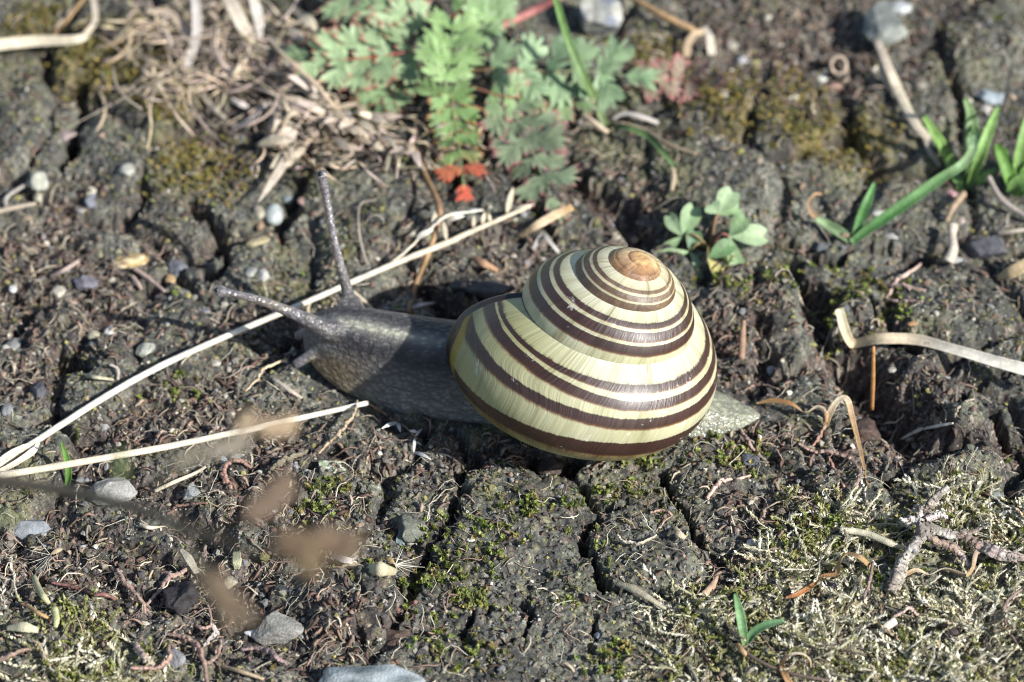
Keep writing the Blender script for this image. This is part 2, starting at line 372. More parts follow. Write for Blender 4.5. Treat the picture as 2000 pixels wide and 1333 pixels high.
def shell_pts(t, phi, grow=1.0, push=0.0):
    """t: turns before (negative) the lip; phi: angle round the tube (0 = outward, + towards the apex)"""
    R = SP['R'] * np.exp(math.log(SP['k']) * t + SP['k2'] * t * t)
    Z = -SP['T'] * SP['R'] * (R / SP['R']) ** SP['g']
    th = TM + t * 2 * math.pi
    Z = Z - SP['R'] * SP['desc'] * np.clip((th - (TM - SP['dl'])) / SP['dl'], 0, 1) ** 2
    x = SP['q'] * grow * np.cos(phi); y = SP['q'] * grow * SP['asp'] * np.sin(phi)
    c, s = math.cos(SP['tilt']), math.sin(SP['tilt'])
    x, y = x * c - y * s, x * s + y * c
    rr = np.maximum(R * (1 + x), 0.0); zz = Z + R * y
    ang = SP['th0'] - (th - TM)
    p = (rr * np.cos(ang))[..., None] * e1_ + (rr * np.sin(ang))[..., None] * e2_ + zz[..., None] * ax_
    return p * PULL

# band edges in phi at four ages of the whorl -> fixed coordinate for the colour ramp
AGE = [-2.4, -1.25, -0.30, -0.13, 0.02]
EDG = np.array([[2.2, 1.42, 1.29, 1.20, .98, .92, .62, .30, -.1, -3.0],
                [2.2, 1.373, 1.247, 1.184, .963, .90, .647, .36, .0, -3.0],
                [2.2, 1.247, 1.125, 1.026, .895, .774, .600, .363, .02, -3.0],
                [2.2, 1.250, 1.185, 1.150, 1.00, .790, .640, .180, -.08, -3.0],
                [2.2, 1.260, 1.200, 1.190, 1.02, .860, .660, .100, -.20, -3.0]])
BW = np.array([1.0, .80, .72, .64, .54, .46, .36, .24, .10, 0.0])
nt_, np_ = 640, 150
tt = np.concatenate([np.linspace(-5.6, -1.2, 300, endpoint=False), np.linspace(-1.2, 0, 340)])
pp = np.linspace(-np.pi, np.pi, np_, endpoint=False)
Tg, Pg = np.meshgrid(tt, pp, indexing='ij')
TEND = -.030 + .008 * sm(.35, .80, pp) + .045 * sm(-.25, -1.1, pp) * sm(-2.6, -1.6, pp)
Tg = Tg + TEND[None] * sm(-.35, 0, Tg)
sv = shell_pts(Tg, Pg)
axis_d = sv - (sv @ ax_)[..., None] * ax_
# faint growth ridges
ridge = fbm(Tg * 40, Pg * 0.4, 1.0, 3, 201) * 0.0022 * np.exp(np.log(1.47) * Tg)
cen = shell_pts(Tg, Pg, 0.0)
outw = sv - cen; outw /= np.linalg.norm(outw, axis=-1, keepdims=True) + 1e-9
sv = sv + outw * ridge[..., None]
bandv = np.zeros(Tg.shape)
for i, t in enumerate(tt):
    e = [np.interp(min(t, .02), AGE, EDG[:, k]) for k in range(10)]
    bandv[i] = np.interp(pp, e[::-1], BW[::-1])
# flaring then inturned lip
def lip_rings():
    rows = []
    for t, g in [(0.0, 1.0), (.003, 1.008), (.006, 1.022), (.009, 1.036), (.0102, 1.038), (.0102, 1.015), (.008, .99), (.0, .96), (-.03, .94)]:
        rows.append(shell_pts(t + TEND, pp, g))
    return np.array(rows)
i = np.arange(nt_ - 1)[:, None] * np_; j = np.arange(np_)[None]; k = (j + 1) % np_
sq = np.stack([i + j, i + np_ + j, i + np_ + k, i + k], -1).reshape(-1, 4)
suv = np.stack([Tg - (TEND + .045 * sm(.55, .95, pp))[None] * sm(-.35, 0, tt)[:, None], bandv], -1).reshape(-1, 2)

sm_, sn, spn, so = new_mat('banded_shell')
uvn = node(sn, 'ShaderNodeUVMap', uv_map='UVMap'); tco = node(sn, 'ShaderNodeTexCoord')
sep = node(sn, 'ShaderNodeSeparateXYZ'); sn.links.new(uvn.outputs[0], sep.inputs[0])
def math_node(n, op, a, b=None, clamp=False):
    m = n.nodes.new('ShaderNodeMath'); m.operation = op; m.use_clamp = clamp
    for s, x in zip(m.inputs, (a, b)):
        if x is None: continue
        if isinstance(x, bpy.types.NodeSocket): n.links.new(x, s)
        else: s.default_value = x
    return m.outputs[0]
def comb(n, x, y, z=0.0):
    c = n.nodes.new('ShaderNodeCombineXYZ')
    for s, v in zip(c.inputs, (x, y, z)):
        if isinstance(v, bpy.types.NodeSocket): n.links.new(v, s)
        else: s.default_value = v
    return c.outputs[0]
U, V = sep.outputs[0], sep.outputs[1]
skew = math_node(sn, 'ADD', U, math_node(sn, 'MULTIPLY', V, 0.035))
def gnoise(su, svv, detail, rough=0.6):
    x = node(sn, 'ShaderNodeTexNoise', i_Scale=1.0, i_Detail=detail, i_Roughness=rough); sn.links.new(comb(sn, math_node(sn, 'MULTIPLY', skew, su), math_node(sn, 'MULTIPLY', V, svv)), x.inputs[0]); return x.outputs[0]
g_fine = gnoise(300.0, 1.6, 3.0, .7); g_mid = gnoise(38.0, 1.0, 3.0); g_big = gnoise(9.0, 2.0, 2.0)
wob = node(sn, 'ShaderNodeTexNoise', i_Scale=9.0, i_Detail=4.0); sn.links.new(tco.outputs['Object'], wob.inputs[0])
# band position with ragged edges from growth lines
jit = math_node(sn, 'ADD', math_node(sn, 'MULTIPLY', math_node(sn, 'SUBTRACT', g_fine, 0.5), 0.022), math_node(sn, 'MULTIPLY', math_node(sn, 'SUBTRACT', wob.outputs[0], 0.5), 0.018))
Vj = math_node(sn, 'ADD', V, jit)
BR = (.044, .021, .0165); BR2 = (.13, .056, .022); PALE = (.43, .42, .285); WHT = (.53, .525, .40); YEL = (.475, .435, .22)
st = []
def band(lo, hi):
    e = .012
    st.extend([(lo - e, PALE if lo > .3 else YEL), (lo + .004, BR2), (lo + .018, BR), (hi - .016, BR), (hi - .004, BR), (hi + e * .5, PALE)])
band(.10, .24); band(.36, .46); band(.54, .64); band(.72, .80)
st = [(0.0, YEL)] + st + [(.86, WHT), (1.0, WHT)]
br = ramp(sn, Vj, st)
# 32 stops at most: fine
apexr = ramp(sn, math_node(sn, 'DIVIDE', math_node(sn, 'ADD', U, 5.6), 5.6), [(0.0, (.36, .20, .075)), (.30, (.34, .18, .065)), (.36, (.42, .28, .13)), (.40, (.27, .13, .048)), (.455, (.27, .135, .05)), (.50, (.27, .155, .07)), (.57, (.33, .22, .11)), (1.0, (.45, .38, .25))])
apexm = ramp(sn, math_node(sn, 'DIVIDE', math_node(sn, 'ADD', U, 5.6), 5.6), [(0.43, (.92, .92, .92)), (.48, (.62, .62, .62)), (.58, (.28, .28, .28)), (.68, (0, 0, 0))])
vline = ramp(sn, Vj, [(.08, (1.5, 1.55, 1.6)), (.14, (1, 1, 1)), (.80, (1, 1, 1)), (.90, (1.75, 1.9, 2.1))])
apexc = mix_col(sn, apexr.outputs[0], vline.outputs[0], 1.0, 'MULTIPLY')
apn = node(sn, 'ShaderNodeTexNoise', i_Scale=11.0, i_Detail=5.0, i_Roughness=0.7); sn.links.new(tco.outputs['Object'], apn.inputs[0])
apv = ramp(sn, apn.outputs[0], [(.32, (.55, .48, .42)), (.52, (1, 1, 1)), (.68, (1.5, 1.6, 1.7))]); apexc = mix_col(sn, apexc, apv.outputs[0], 1.0, 'MULTIPLY')
sc1 = mix_col(sn, br.outputs[0], apexc, apexm.outputs[0])
gl = ramp(sn, g_mid, [(0.28, (.62, .58, .48)), (0.48, (1, 1, 1)), (0.75, (1.12, 1.12, 1.12))])
sc2 = mix_col(sn, sc1, gl.outputs[0], 1.0, 'MULTIPLY')
gl2 = ramp(sn, g_fine, [(0.3, (.88, .86, .80)), (0.6, (1.05, 1.05, 1.05))])
sc3 = mix_col(sn, sc2, gl2.outputs[0], 1.0, 'MULTIPLY')
gl3 = ramp(sn, g_big, [(0.3, (.90, .90, .80)), (0.6, (1.0, 1.0, 1.0))]); sc3 = mix_col(sn, sc3, gl3.outputs[0], 1.0, 'MULTIPLY')
# yellow callus then dark margin just behind the lip
lipn = node(sn, 'ShaderNodeTexNoise', i_Scale=4.0, i_Detail=3.0); sn.links.new(tco.outputs['Object'], lipn.inputs[0])
Ul = math_node(sn, 'ADD', U, math_node(sn, 'MULTIPLY', math_node(sn, 'SUBTRACT', lipn.outputs[0], 0.5), 0.008))
ly = ramp(sn, math_node(sn, 'ADD', math_node(sn, 'MULTIPLY', Ul, 10.0), 1.0), [(0.0, (0, 0, 0)), (.60, (0, 0, 0)), (.71, (.9, .9, .9)), (1.0, (1, 1, 1))])
sc4 = mix_col(sn, sc3, (.42, .30, .022), ly.outputs[0])
ld = ramp(sn, math_node(sn, 'ADD', math_node(sn, 'MULTIPLY', Ul, 10.0), 1.0), [(0.0, (0, 0, 0)), (.875, (0, 0, 0)), (.90, (1, 1, 1))])
sc5 = mix_col(sn, sc4, (.022, .014, .011), ld.outputs[0])
fresh_shade = ramp(sn, math_node(sn, 'ADD', math_node(sn, 'MULTIPLY', Ul, 3.0), 1.0), [(0.20, (1, 1, 1)), (.62, (.70, .70, .52)), (1.0, (.58, .60, .42))]); sc5 = mix_col(sn, sc5, fresh_shade.outputs[0], 1.0, 'MULTIPLY')  # greenish thin shell near the lip, with the left side's shade painted in
# scraped flakes of periostracum and pale scratches
scn = node(sn, 'ShaderNodeTexNoise', i_Scale=1.0, i_Detail=5.0, i_Roughness=0.7); sn.links.new(comb(sn, math_node(sn, 'MULTIPLY', U, 26.0), math_node(sn, 'MULTIPLY', V, 5.0)), scn.inputs[0])
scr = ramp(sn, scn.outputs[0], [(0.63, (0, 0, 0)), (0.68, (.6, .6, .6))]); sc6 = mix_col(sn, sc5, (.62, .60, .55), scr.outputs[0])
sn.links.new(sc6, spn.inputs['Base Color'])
bh = math_node(sn, 'ADD', math_node(sn, 'MULTIPLY', g_fine, 0.6), math_node(sn, 'MULTIPLY', g_mid, 1.0))
sb = node(sn, 'ShaderNodeBump', i_Strength=0.8, i_Distance=0.012); sn.links.new(bh, sb.inputs['Height']); sn.links.new(sb.outputs[0], spn.inputs['Normal'])
rg = ramp(sn, g_fine, [(0.3, (.30, .30, .30)), (.7, (.52, .52, .52))]); sn.links.new(rg.outputs[0], spn.inputs['Roughness'])
spn.inputs['Specular IOR Level'].default_value = 0.55
spn.inputs['Subsurface Weight'].default_value = 0.12; spn.inputs['Subsurface Radius'].default_value = (.06, .045, .02); spn.inputs['Subsurface Scale'].default_value = 0.6
spn.inputs['Coat Weight'].default_value = 0.18; spn.inputs['Coat Roughness'].default_value = 0.34

# body path: centre on the ground, half width, height; from tail to head
BODY = [  # x, y, z of the sole, half width, height
    (1.985, -.85, -.01, .015, .03), (1.90, -.845, -.01, .09, .06), (1.72, -.835, -.01, .19, .11), (1.45, -.80, -.01, .27, .20), (1.1, -.72, -.01, .33, .34), (.6, -.63, -.01, .37, .50), (.1, -.56, -.01, .385, .555),
    (-.35, -.48, -.01, .385, .565), (-.7, -.42, -.005, .375, .565), (-1.0, -.355, .0, .35, .575), (-1.25, -.295, .03, .30, .56), (-1.43, -.25, .08, .245, .49), (-1.56, -.225, .14, .185, .37), (-1.64, -.215, .20, .11, .27), (-1.67, -.21, .27, .03, .08)]
BP = spline(np.array(BODY), 150); nb_ = 56
b_xyz = BP[:, :3]; Tb = np.gradient(b_xyz, axis=0); Tb[:, 2] = 0; Tb /= np.linalg.norm(Tb, axis=1, keepdims=True); Sb = np.cross([0, 0, 1.0], Tb)
aa = np.linspace(0, 2 * np.pi, nb_, endpoint=False)
bx_ = np.sign(np.cos(aa)) * np.abs(np.cos(aa)) ** 0.85; bz_ = np.where(np.sin(aa) >= 0, np.abs(np.sin(aa)) ** 0.95, -0.04)
flare = 1 + 0.10 * np.exp(-(np.sin(aa) / .16) ** 2)
bm_b = Bag()
wv = 1 + 0.05 * fbm(BP[:, 0:1] * 3 + 0 * aa[None], 0 * BP[:, 0:1] + np.cos(aa)[None] * 2, 2.0, 2, 301) * (np.exp(-(np.sin(aa) / .3) ** 2))[None]
bv = b_xyz[:, None] + Sb[:, None] * (np.maximum(BP[:, 3], .008)[:, None] * (bx_ * flare)[None] * wv)[..., None] + np.array([0, 0, 1.0]) * (np.maximum(BP[:, 4], .02)[:, None] * bz_[None])[..., None]
i = np.arange(149)[:, None] * nb_; j = np.arange(nb_)[None]; k = (j + 1) % nb_
bm_b.add(bv.reshape(-1, 3), np.stack([i + j, i + k, i + nb_ + k, i + nb_ + j], -1).reshape(-1, 4))
ends = [list(range(nb_))[::-1], [149 * nb_ + q for q in range(nb_)]]
def limb(pts, rad, n=40):
    P = spline(pts, n); r = np.interp(np.linspace(0, 1, n), np.linspace(0, 1, len(rad)), rad); sweep(bm_b, P, r, nseg=20, up=(.3, -.8, .5))
# upper tentacles
T1B = np.array([-1.30, -.14, .52]); T2B = np.array([-1.42, -.36, .46])
tipA = at_y(628, 342, .47); tipB = at_y(431, 569, -.26)
A1 = at_y(676, 560, .02); A2 = at_y(655, 480, .22); A3 = at_y(640, 400, .38)
limb([T1B, at_y(688, 604, -.08), A1, A2, A3, tipA], [.12, .100, .070, .056, .047, .040, .036, .034, .033, .038, .042])
B1 = at_y(640, 643, -.40); B2 = at_y(585, 618, -.37); B3 = at_y(510, 588, -.31)
limb([T2B + np.array([.1, .04, -.02]), B1, B2, B3, tipB], [.13, .115, .092, .072, .058, .048, .042, .037, .034, .038])
for tp, r in ((tipA, .050), (tipB, .054)):
    sweep(bm_b, spline([tp - [0, 0, r * .9], tp, tp + [0, 0, r * .9]], 9), r * np.sqrt(np.clip(1 - np.linspace(-1, 1, 9) ** 2, .02, 1)), nseg=16, up=(0, 1, 0))
# lower pair of feelers and the lip lobes beside the mouth
limb([(-1.50, -.33, .25), at_y(606, 695, -.40), at_y(575, 714, -.44)], [.075, .055, .042, .040])
limb([(-1.52, -.12, .25), (-1.66, -.06, .16), (-1.74, -.04, .09)], [.075, .055, .042, .040])
limb([(-1.48, -.30, .14), (-1.58, -.29, .15)], [.12, .07])
bme = bm_b.mesh('body_raw', None); bme.validate()
bmm = bmesh.new(); bmm.from_mesh(bme); bmm.verts.ensure_lookup_table()
for e in ends: bmm.faces.new([bmm.verts[q] for q in e])
bmm.to_mesh(bme); bmm.free()
raw = bpy.data.objects.new('body_raw', bme); col.objects.link(raw)
rm = raw.modifiers.new('r', 'REMESH'); rm.mode = 'VOXEL'; rm.voxel_size = 0.0145
smd = raw.modifiers.new('s', 'SMOOTH'); smd.factor = 0.5; smd.iterations = 7
dg = bpy.context.evaluated_depsgraph_get(); ev = raw.evaluated_get(dg); bme2 = bpy.data.meshes.new_from_object(ev)
bpy.data.objects.remove(raw)
nv = len(bme2.vertices); co = np.empty(nv * 3, np.float32); bme2.vertices.foreach_get('co', co); co = co.reshape(-1, 3).astype(float)
# skin colours
X, Y, Z = co.T
cy = np.interp(X, BP[::-1, 0], BP[::-1, 1]); hh = np.interp(X, BP[::-1, 0], BP[::-1, 4]); ww = np.interp(X, BP[::-1, 0], BP[::-1, 3])
lat = (Y - cy) / np.maximum(ww, .05); rel = Z / np.maximum(hh, .08)
C_G = np.array([.155, .150, .144]); C_D = np.array([.034, .033, .036]); C_P = np.array([.42, .42, .33]); C_O = np.array([.22, .165, .092]); C_T = np.array([.30, .305, .215]); C_S = np.array([.19, .180, .19])
nA = fbm(X, Y + Z, 3.0, 3, 311)
bc = np.broadcast_to(C_G, (nv, 3)).copy()
def put(c, f): 
    global bc
    bc = bc + (np.asarray(c) - bc) * np.clip(f, 0, 1)[:, None]
put([.24, .235, .20], sm(.45, .1, rel) * .7)                                       # paler flank towards the sole
put(C_D, np.exp(-((lat + .66 + .12 * nA) / .20) ** 2) * sm(.30, .6, rel) * sm(-1.60, -1.25, X) * .9)   # dark stripe
put(C_D, np.exp(-((lat - .15) / .24) ** 2) * sm(.3, .6, rel) * .8)
put(C_P, np.exp(-((lat + .27 + .07 * nA) / .12) ** 2) * sm(.7, .9, rel) * sm(-1.5, -1.2, X) * sm(-.2, -.9, X) * .95)    # pale stripe down the neck
put(C_O, sm(-1.02, -1.42, X) * sm(.95, .45, rel + .15 * nA) * sm(-.1, -.5, lat) * .8)    # olive cheek
put(C_T, sm(.75, 1.3, X) * .95)                                                    # pale tail
tent = sm(.70, .76, Z) + sm(-1.62, -1.68, X); put(C_S, tent)
put([.27, .24, .18], sm(.70, .74, Z) * sm(.86, .70, Z) * sm(-1.36, -1.42, X) * .8)
for tp in (tipA, tipB): put([.022, .02, .022], np.exp(-(np.linalg.norm(co - tp, axis=1) / .05) ** 2) * .35)
bm2, bn, bpn, bo = new_mat('moist_snail_skin')
att = node(bn, 'ShaderNodeAttribute', attribute_name='Col'); tcb = node(bn, 'ShaderNodeTexCoord')
mpb = node(bn, 'ShaderNodeMapping'); mpb.inputs['Scale'].default_value = (.62, 1.0, 1.0); bn.links.new(tcb.outputs['Object'], mpb.inputs[0])
wn = node(bn, 'ShaderNodeTexNoise', i_Scale=9.0, i_Detail=2.0); bn.links.new(mpb.outputs[0], wn.inputs[0])
vadd = bn.nodes.new('ShaderNodeVectorMath'); vadd.operation = 'MULTIPLY_ADD'; bn.links.new(wn.outputs['Color'], vadd.inputs[0]); vadd.inputs[1].default_value = (.05, .05, .05); bn.links.new(mpb.outputs[0], vadd.inputs[2])
vb = node(bn, 'ShaderNodeTexVoronoi', i_Scale=28.0); vb.feature = 'SMOOTH_F1'; vb.inputs['Smoothness'].default_value = .35; bn.links.new(vadd.outputs[0], vb.inputs[0])
rb = ramp(bn, vb.outputs['Distance'], [(0.1, (1.22, 1.21, 1.17)), (.55, (.64, .64, .67))])
bcol = mix_col(bn, att.outputs[0], rb.outputs[0], 1.0, 'MULTIPLY'); bn.links.new(bcol, bpn.inputs['Base Color'])
vs2 = node(bn, 'ShaderNodeTexVoronoi', i_Scale=46.0); bn.links.new(tcb.outputs['Object'], vs2.inputs[0])
hb = math_node(bn, 'ADD', math_node(bn, 'MULTIPLY', vb.outputs['Distance'], -1.0), math_node(bn, 'MULTIPLY', vs2.outputs['Distance'], -.45))
bb = node(bn, 'ShaderNodeBump', i_Strength=0.80, i_Distance=0.018); bn.links.new(hb, bb.inputs['Height']); bn.links.new(bb.outputs[0], bpn.inputs['Normal'])
bc2 = node(bn, 'ShaderNodeBump', i_Strength=0.6, i_Distance=0.016); bn.links.new(vs2.outputs['Distance'], bc2.inputs['Height']); bc2.invert = True
wet_ = node(bn, 'ShaderNodeAttribute', attribute_name='Wet'); bn.links.new(math_node(bn, 'ADD', math_node(bn, 'MULTIPLY', wet_.outputs['Fac'], .9), .08), bpn.inputs['Coat Weight'])
bpn.inputs['Roughness'].default_value = 0.42; bpn.inputs['Specular IOR Level'].default_value = 0.25
bpn.inputs['Subsurface Weight'].default_value = 0.75; bpn.inputs['Subsurface Radius'].default_value = (.30, .24, .17); bpn.inputs['Subsurface Scale'].default_value = 0.8
bpn.inputs['Coat Roughness'].default_value = 0.13; bn.links.new(bc2.outputs[0], bpn.inputs['Coat Normal'])

snail = empty('snail', (0.1, -.56, 0), 'brown and pale banded snail gliding left with both tentacles stretched out', 'snail')
S0 = np.array([0.1, -.56, 0])
f = np.empty(len(bme2.polygons) * 4, np.int32)
bverts = co - S0
pl = [p.vertices[:] for p in bme2.polygons]
wetv = np.clip(tent * sm(.62, .80, Z + .3 * (X < -1.7)) + sm(1.0, 1.4, X) + np.exp(-(np.linalg.norm(co - B1, axis=1) / .16) ** 2), 0, 1)
body = link('body', mesh_np('body', bverts, [np.array([p for p in pl if len(p) == 4]), np.array([p for p in pl if len(p) == 3]).reshape(-1, 3)], bm2, bc), snail)
wa_ = body.data.attributes.new('Wet', 'FLOAT', 'POINT'); wa_.data.foreach_set('value', wetv.astype(np.float32))
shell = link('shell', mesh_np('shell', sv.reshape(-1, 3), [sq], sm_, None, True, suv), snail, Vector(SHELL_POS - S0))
lr = lip_rings(); nl = len(lr)
i = np.arange(nl - 1)[:, None] * np_; j = np.arange(np_)[None]; k = (j + 1) % np_
M_LIP = organic('dark_shell_lip', rough=.35, var=.3, scale=6, bump=.2, bscale=30, spec=.5)
lipc = np.repeat(np.array([[.03, .019, .012], [.026, .016, .012], [.024, .015, .012], [.04, .03, .024], [.30, .27, .23], [.05, .036, .028], [.035, .022, .018], [.03, .02, .016], [.03, .02, .016]]), np_, 0)
link('lip', mesh_np('lip', lr.reshape(-1, 3), [np.stack([i + j, i + nl * 0 + np_ + j, i + np_ + k, i + k], -1).reshape(-1, 4)], M_LIP, lipc), shell)
M_EYE = organic('eye_spot', rough=.12, var=.05, spec=.6, bump=0.0)
for tp, d in ((tipA, (-.25, -.55, .75)), (tipB, (-.75, -.35, .55))):
    d = np.array(d) / np.linalg.norm(d); b = Bag(); n = 9; a = np.linspace(-1, 1, n)
    P = tp + d * .040 - S0 + np.outer(a * .020, d); sweep(b, P, .020 * np.sqrt(np.clip(1 - a ** 2, .02, 1)), nseg=12, up=(.1, .9, .2), c=(.008, .008, .009))
    link('eye', b.mesh('eye', M_EYE), snail)

# ------------------------------------------------------------------ stalks, blades and twigs
def col_path(stops, n): 
    s = np.asarray(stops, float); 
    if s.ndim == 1: s = s[None]
    return np.stack([np.interp(np.linspace(0, 1, n), np.linspace(0, 1, len(s)), s[:, q]) for q in range(3)], -1) if len(s) > 1 else np.repeat(s, n, 0)
PALE_STRAW = (.68, .59, .43); WHITE_STRAW = (.78, .73, .62); TAN = (.40, .26, .13); ORANGE = (.42, .21, .08); GREYTAN = (.42, .36, .29); BROWN = (.23, .135, .075); PINK = (.31, .215, .175); GREEN = (.22, .37, .11); DGREEN = (.14, .27, .10); BLUEG = (.25, .36, .18)

def path3(pts, n, z=None):
    """pts: (px, py, height above ground) or absolute z when z='abs'"""
    P = [at_z(p[0], p[1], p[2]) if z == 'abs' else at(p[0], p[1], p[2] if len(p) > 2 else .02) for p in pts]
    P = spline(P, n); KEEP.append(P[:, :2]); return P

def stalk(name, label, cat, pts, w, th=None, c=PALE_STRAW, mat=M_STRAW, n=None, absz=False, group=None, twist=0.0, groove=0.0, nseg=8, up=(0, -.5, .85), jitter=0.0, bag_only=False, parent=None, origin=None, rigid=False):
    n = n or max(8, 7 * len(pts))
    P = path3(pts, n, 'abs' if absz else None)
    if rigid: P[:, 2] = np.linspace(P[0, 2], P[-1, 2], n)
    W = np.interp(np.linspace(0, 1, n), np.linspace(0, 1, np.size(w)), np.atleast_1d(w)) * PXC / 2
    if name == 'rootlet' or jitter >= .10:
        W = W * (.85 + .25 * RNG.random(n)) * .85; P = P + np.cumsum(RNG.normal(size=P.shape) * .0045, 0) * np.sin(np.linspace(0, np.pi, n))[:, None]
    T = W * (1.0 if th is None else th)
    b = Bag(); tw = np.linspace(0, twist, n) if np.ndim(twist) == 0 else np.interp(np.linspace(0, 1, n), np.linspace(0, 1, len(twist)), twist)
    cp = col_path(c, n)
    if name == 'rootlet' or jitter >= .10: cp = cp * RNG.uniform(.82, 1.16, (n, 1)) * RNG.uniform(.95, 1.05, (n, 3))
    else: cp = cp * RNG.uniform(.90, 1.08, (n, 1))
    sweep(b, P, W, T, nseg, up, tw, cp, groove, jitter)
    o0 = P[0] if origin is None else origin
    me = b.mesh(name, mat, o0)
    if parent is not None: return link(name, me, parent)
    o = link(name, me, None, Vector(o0)); return tag(o, label, cat, group)

def husk(bag, p, d, L, W, c, up=(0, -.4, .9), belly=.45, nseg=8, n=9, bend=.1):
    d = np.array(d, float); d /= np.linalg.norm(d); t = np.linspace(0, 1, n)
    up = np.asarray(up, float); P = np.asarray(p) + np.outer(t * L, d) + np.outer(np.sin(t * np.pi) * bend * L, up)
    prof = np.sin(np.pi * np.clip(t, .02, .985) ** .75) ** .8 * W / 2
    cc = np.asarray(c, float) * (0.85 + .3 * t[:, None]); sweep(bag, P, np.maximum(prof, .002), np.maximum(prof * belly, .0015), nseg, up, c=cc, groove=.25)

def dirpx(px0, py0, px1, py1, h0=.05, h1=.05):
    return at(px1, py1, h1) - at(px0, py0, h0)

# long straw behind the tentacles
o0 = at_z(600, 590, .12)
st1 = empty('dry_stalk', o0, 'long pale straw lying diagonally behind the tentacles with a branched tip', 'straw')
stalk('stem', '', '', [(-60, 955, .10), (0, 910, .11), (70, 862, .12), (300, 722, .13), (600, 590, .14), (760, 520, .15), (880, 472, .16), (900, 462, .165), (960, 436, .19), (1036, 403, .22)], [11, 12, 13, 13, 12, 12, 13, 11, 9, 8], None, [PALE_STRAW, WHITE_STRAW, PALE_STRAW, PALE_STRAW], n=90, absz=True, parent=st1, origin=o0, jitter=.04)
stalk('branch', '', '', [(756, 520, .15), (785, 495, .18), (815, 466, .22), (850, 438, .26), (872, 424, .27), (905, 417, .27), (942, 411, .26)], [6, 7, 6, 6, 9, 7, 6], None, [PALE_STRAW, WHITE_STRAW], n=40, absz=True, parent=st1, origin=o0, jitter=.12)
stalk('sheath', '', '', [(-20, 925, .1), (10, 895, .14), (45, 876, .15), (78, 866, .14)], [12, 14, 14, 6], .25, [WHITE_STRAW, PALE_STRAW], absz=True, parent=st1, origin=o0, groove=.3)
stalk('sheath', '', '', [(-10, 925, .12), (25, 908, .15), (62, 884, .16), (74, 868, .15)], [8, 11, 14, 6], .25, [PALE_STRAW, WHITE_STRAW], absz=True, parent=st1, origin=o0, groove=.3)
for a in [(812, 468, 842, 452, 18), (843, 446, 855, 408, 13), (868, 432, 902, 424, 20), (872, 470, 866, 436, 13), (925, 446, 926, 424, 11), (942, 440, 946, 418, 13), (958, 436, 955, 420, 11), (990, 418, 1001, 372, 17), (905, 418, 940, 412, 12), (1000, 415, 1038, 402, 11)]:
    b = Bag(); p0 = at_z(a[0], a[1], .2); p1 = at_z(a[2], a[3], .25); husk(b, p0 - o0, p1 - p0, np.linalg.norm(p1 - p0) * 1.15, a[4] * PXC * .72, PALE_STRAW if a[4] % 2 else WHITE_STRAW, bend=.14)
    link('husk', b.mesh('husk', M_STRAW), st1)

stalk('dry_stalk', 'straight bleached straw pointing at the underside of the neck', 'straw', [(-50, 941, .16), (0, 930, .16), (350, 868, .13), (720, 787, .10)], [14, 15, 14, 13, 10], .75, [WHITE_STRAW, PALE_STRAW, WHITE_STRAW], n=40, absz=True, jitter=.03)
rt = empty('withered_rootlet', at(720, 790), 'thin wiry dark rootlet with white shreds below the neck', 'rootlet')
ro = np.array(rt.location)
stalk('stem', '', '', [(718, 788, .1), (750, 808, .08), (770, 828, .1), (800, 848, .08), (815, 858, .07)], [5, 4, 6, 4, 3], None, [BROWN, (.2, .16, .12)], mat=M_ROOT, parent=rt, origin=ro, jitter=.2)
for a in [(778, 826, 745, 838, 9), (776, 826, 782, 844, 8), (815, 845, 800, 842, 7), (812, 852, 826, 838, 6), (810, 856, 808, 886, 6), (808, 884, 842, 898, 8), (812, 864, 826, 872, 4)]:
    b = Bag(); p0 = at(a[0], a[1], .09); p1 = at(a[2], a[3], .08); husk(b, p0 - ro, p1 - p0, np.linalg.norm(p1 - p0), a[4] * PXC, (.70, .68, .64)); link('shred', b.mesh('shred', M_STRAW), rt)

stalk('dry_grass_blade', 'bleached grass blade with a sharp kink lying right of the shell', 'grass blade', [(1638, 603, .30), (1648, 640, .22), (1660, 668, .14), (1672, 672, .14), (1720, 663, .20), (1790, 665, .22), (1860, 683, .22), (1960, 712, .24), (2060, 738, .26)], [17, 20, 18, 20, 22, 22, 20, 24, 28], .22, [(.70, .64, .45), (.55, .46, .30), (.55, .46, .30), (.5, .42, .3), WHITE_STRAW, WHITE_STRAW], n=70, groove=.35, jitter=.02, nseg=10)
stalk('dry_stalk', 'upright thin orange stem standing in the dark hole under the kinked blade', 'stem', [(1703, 800, -.02), (1705, 745, .28), (1706, 678, .62)], [8, 9, 7], None, ORANGE, absz=True, n=16)
st4 = empty('dry_grass_blade', at(60, 85), 'thick pale grass blade bent upward beside the ochre moss', 'grass blade'); so4 = np.array(st4.location)
stalk('blade', '', '', [(-50, 94, .12), (60, 82, .14), (150, 78, .14), (172, 62, .16), (186, 35, .2), (178, -25, .3)], [27, 26, 20, 13, 14, 13], .35, [PALE_STRAW, PALE_STRAW, GREYTAN], parent=st4, origin=so4, n=50, groove=.25)
stalk('side_blade', '', '', [(102, 70, .14), (128, 42, .2), (165, -5, .3)], [8, 10, 9], .5, TAN, parent=st4, origin=so4)
stalk('dry_stalk', 'brown dry stem with a bend standing between rosette and neck', 'stem', [(806, 288, .12), (832, 345, .16), (857, 402, .22), (855, 440, .2), (835, 500, .14), (812, 555, .1), (796, 612, .04)], [12, 11, 15, 11, 11, 10, 11], None, [TAN, BROWN, TAN, BROWN], n=50, jitter=.05)
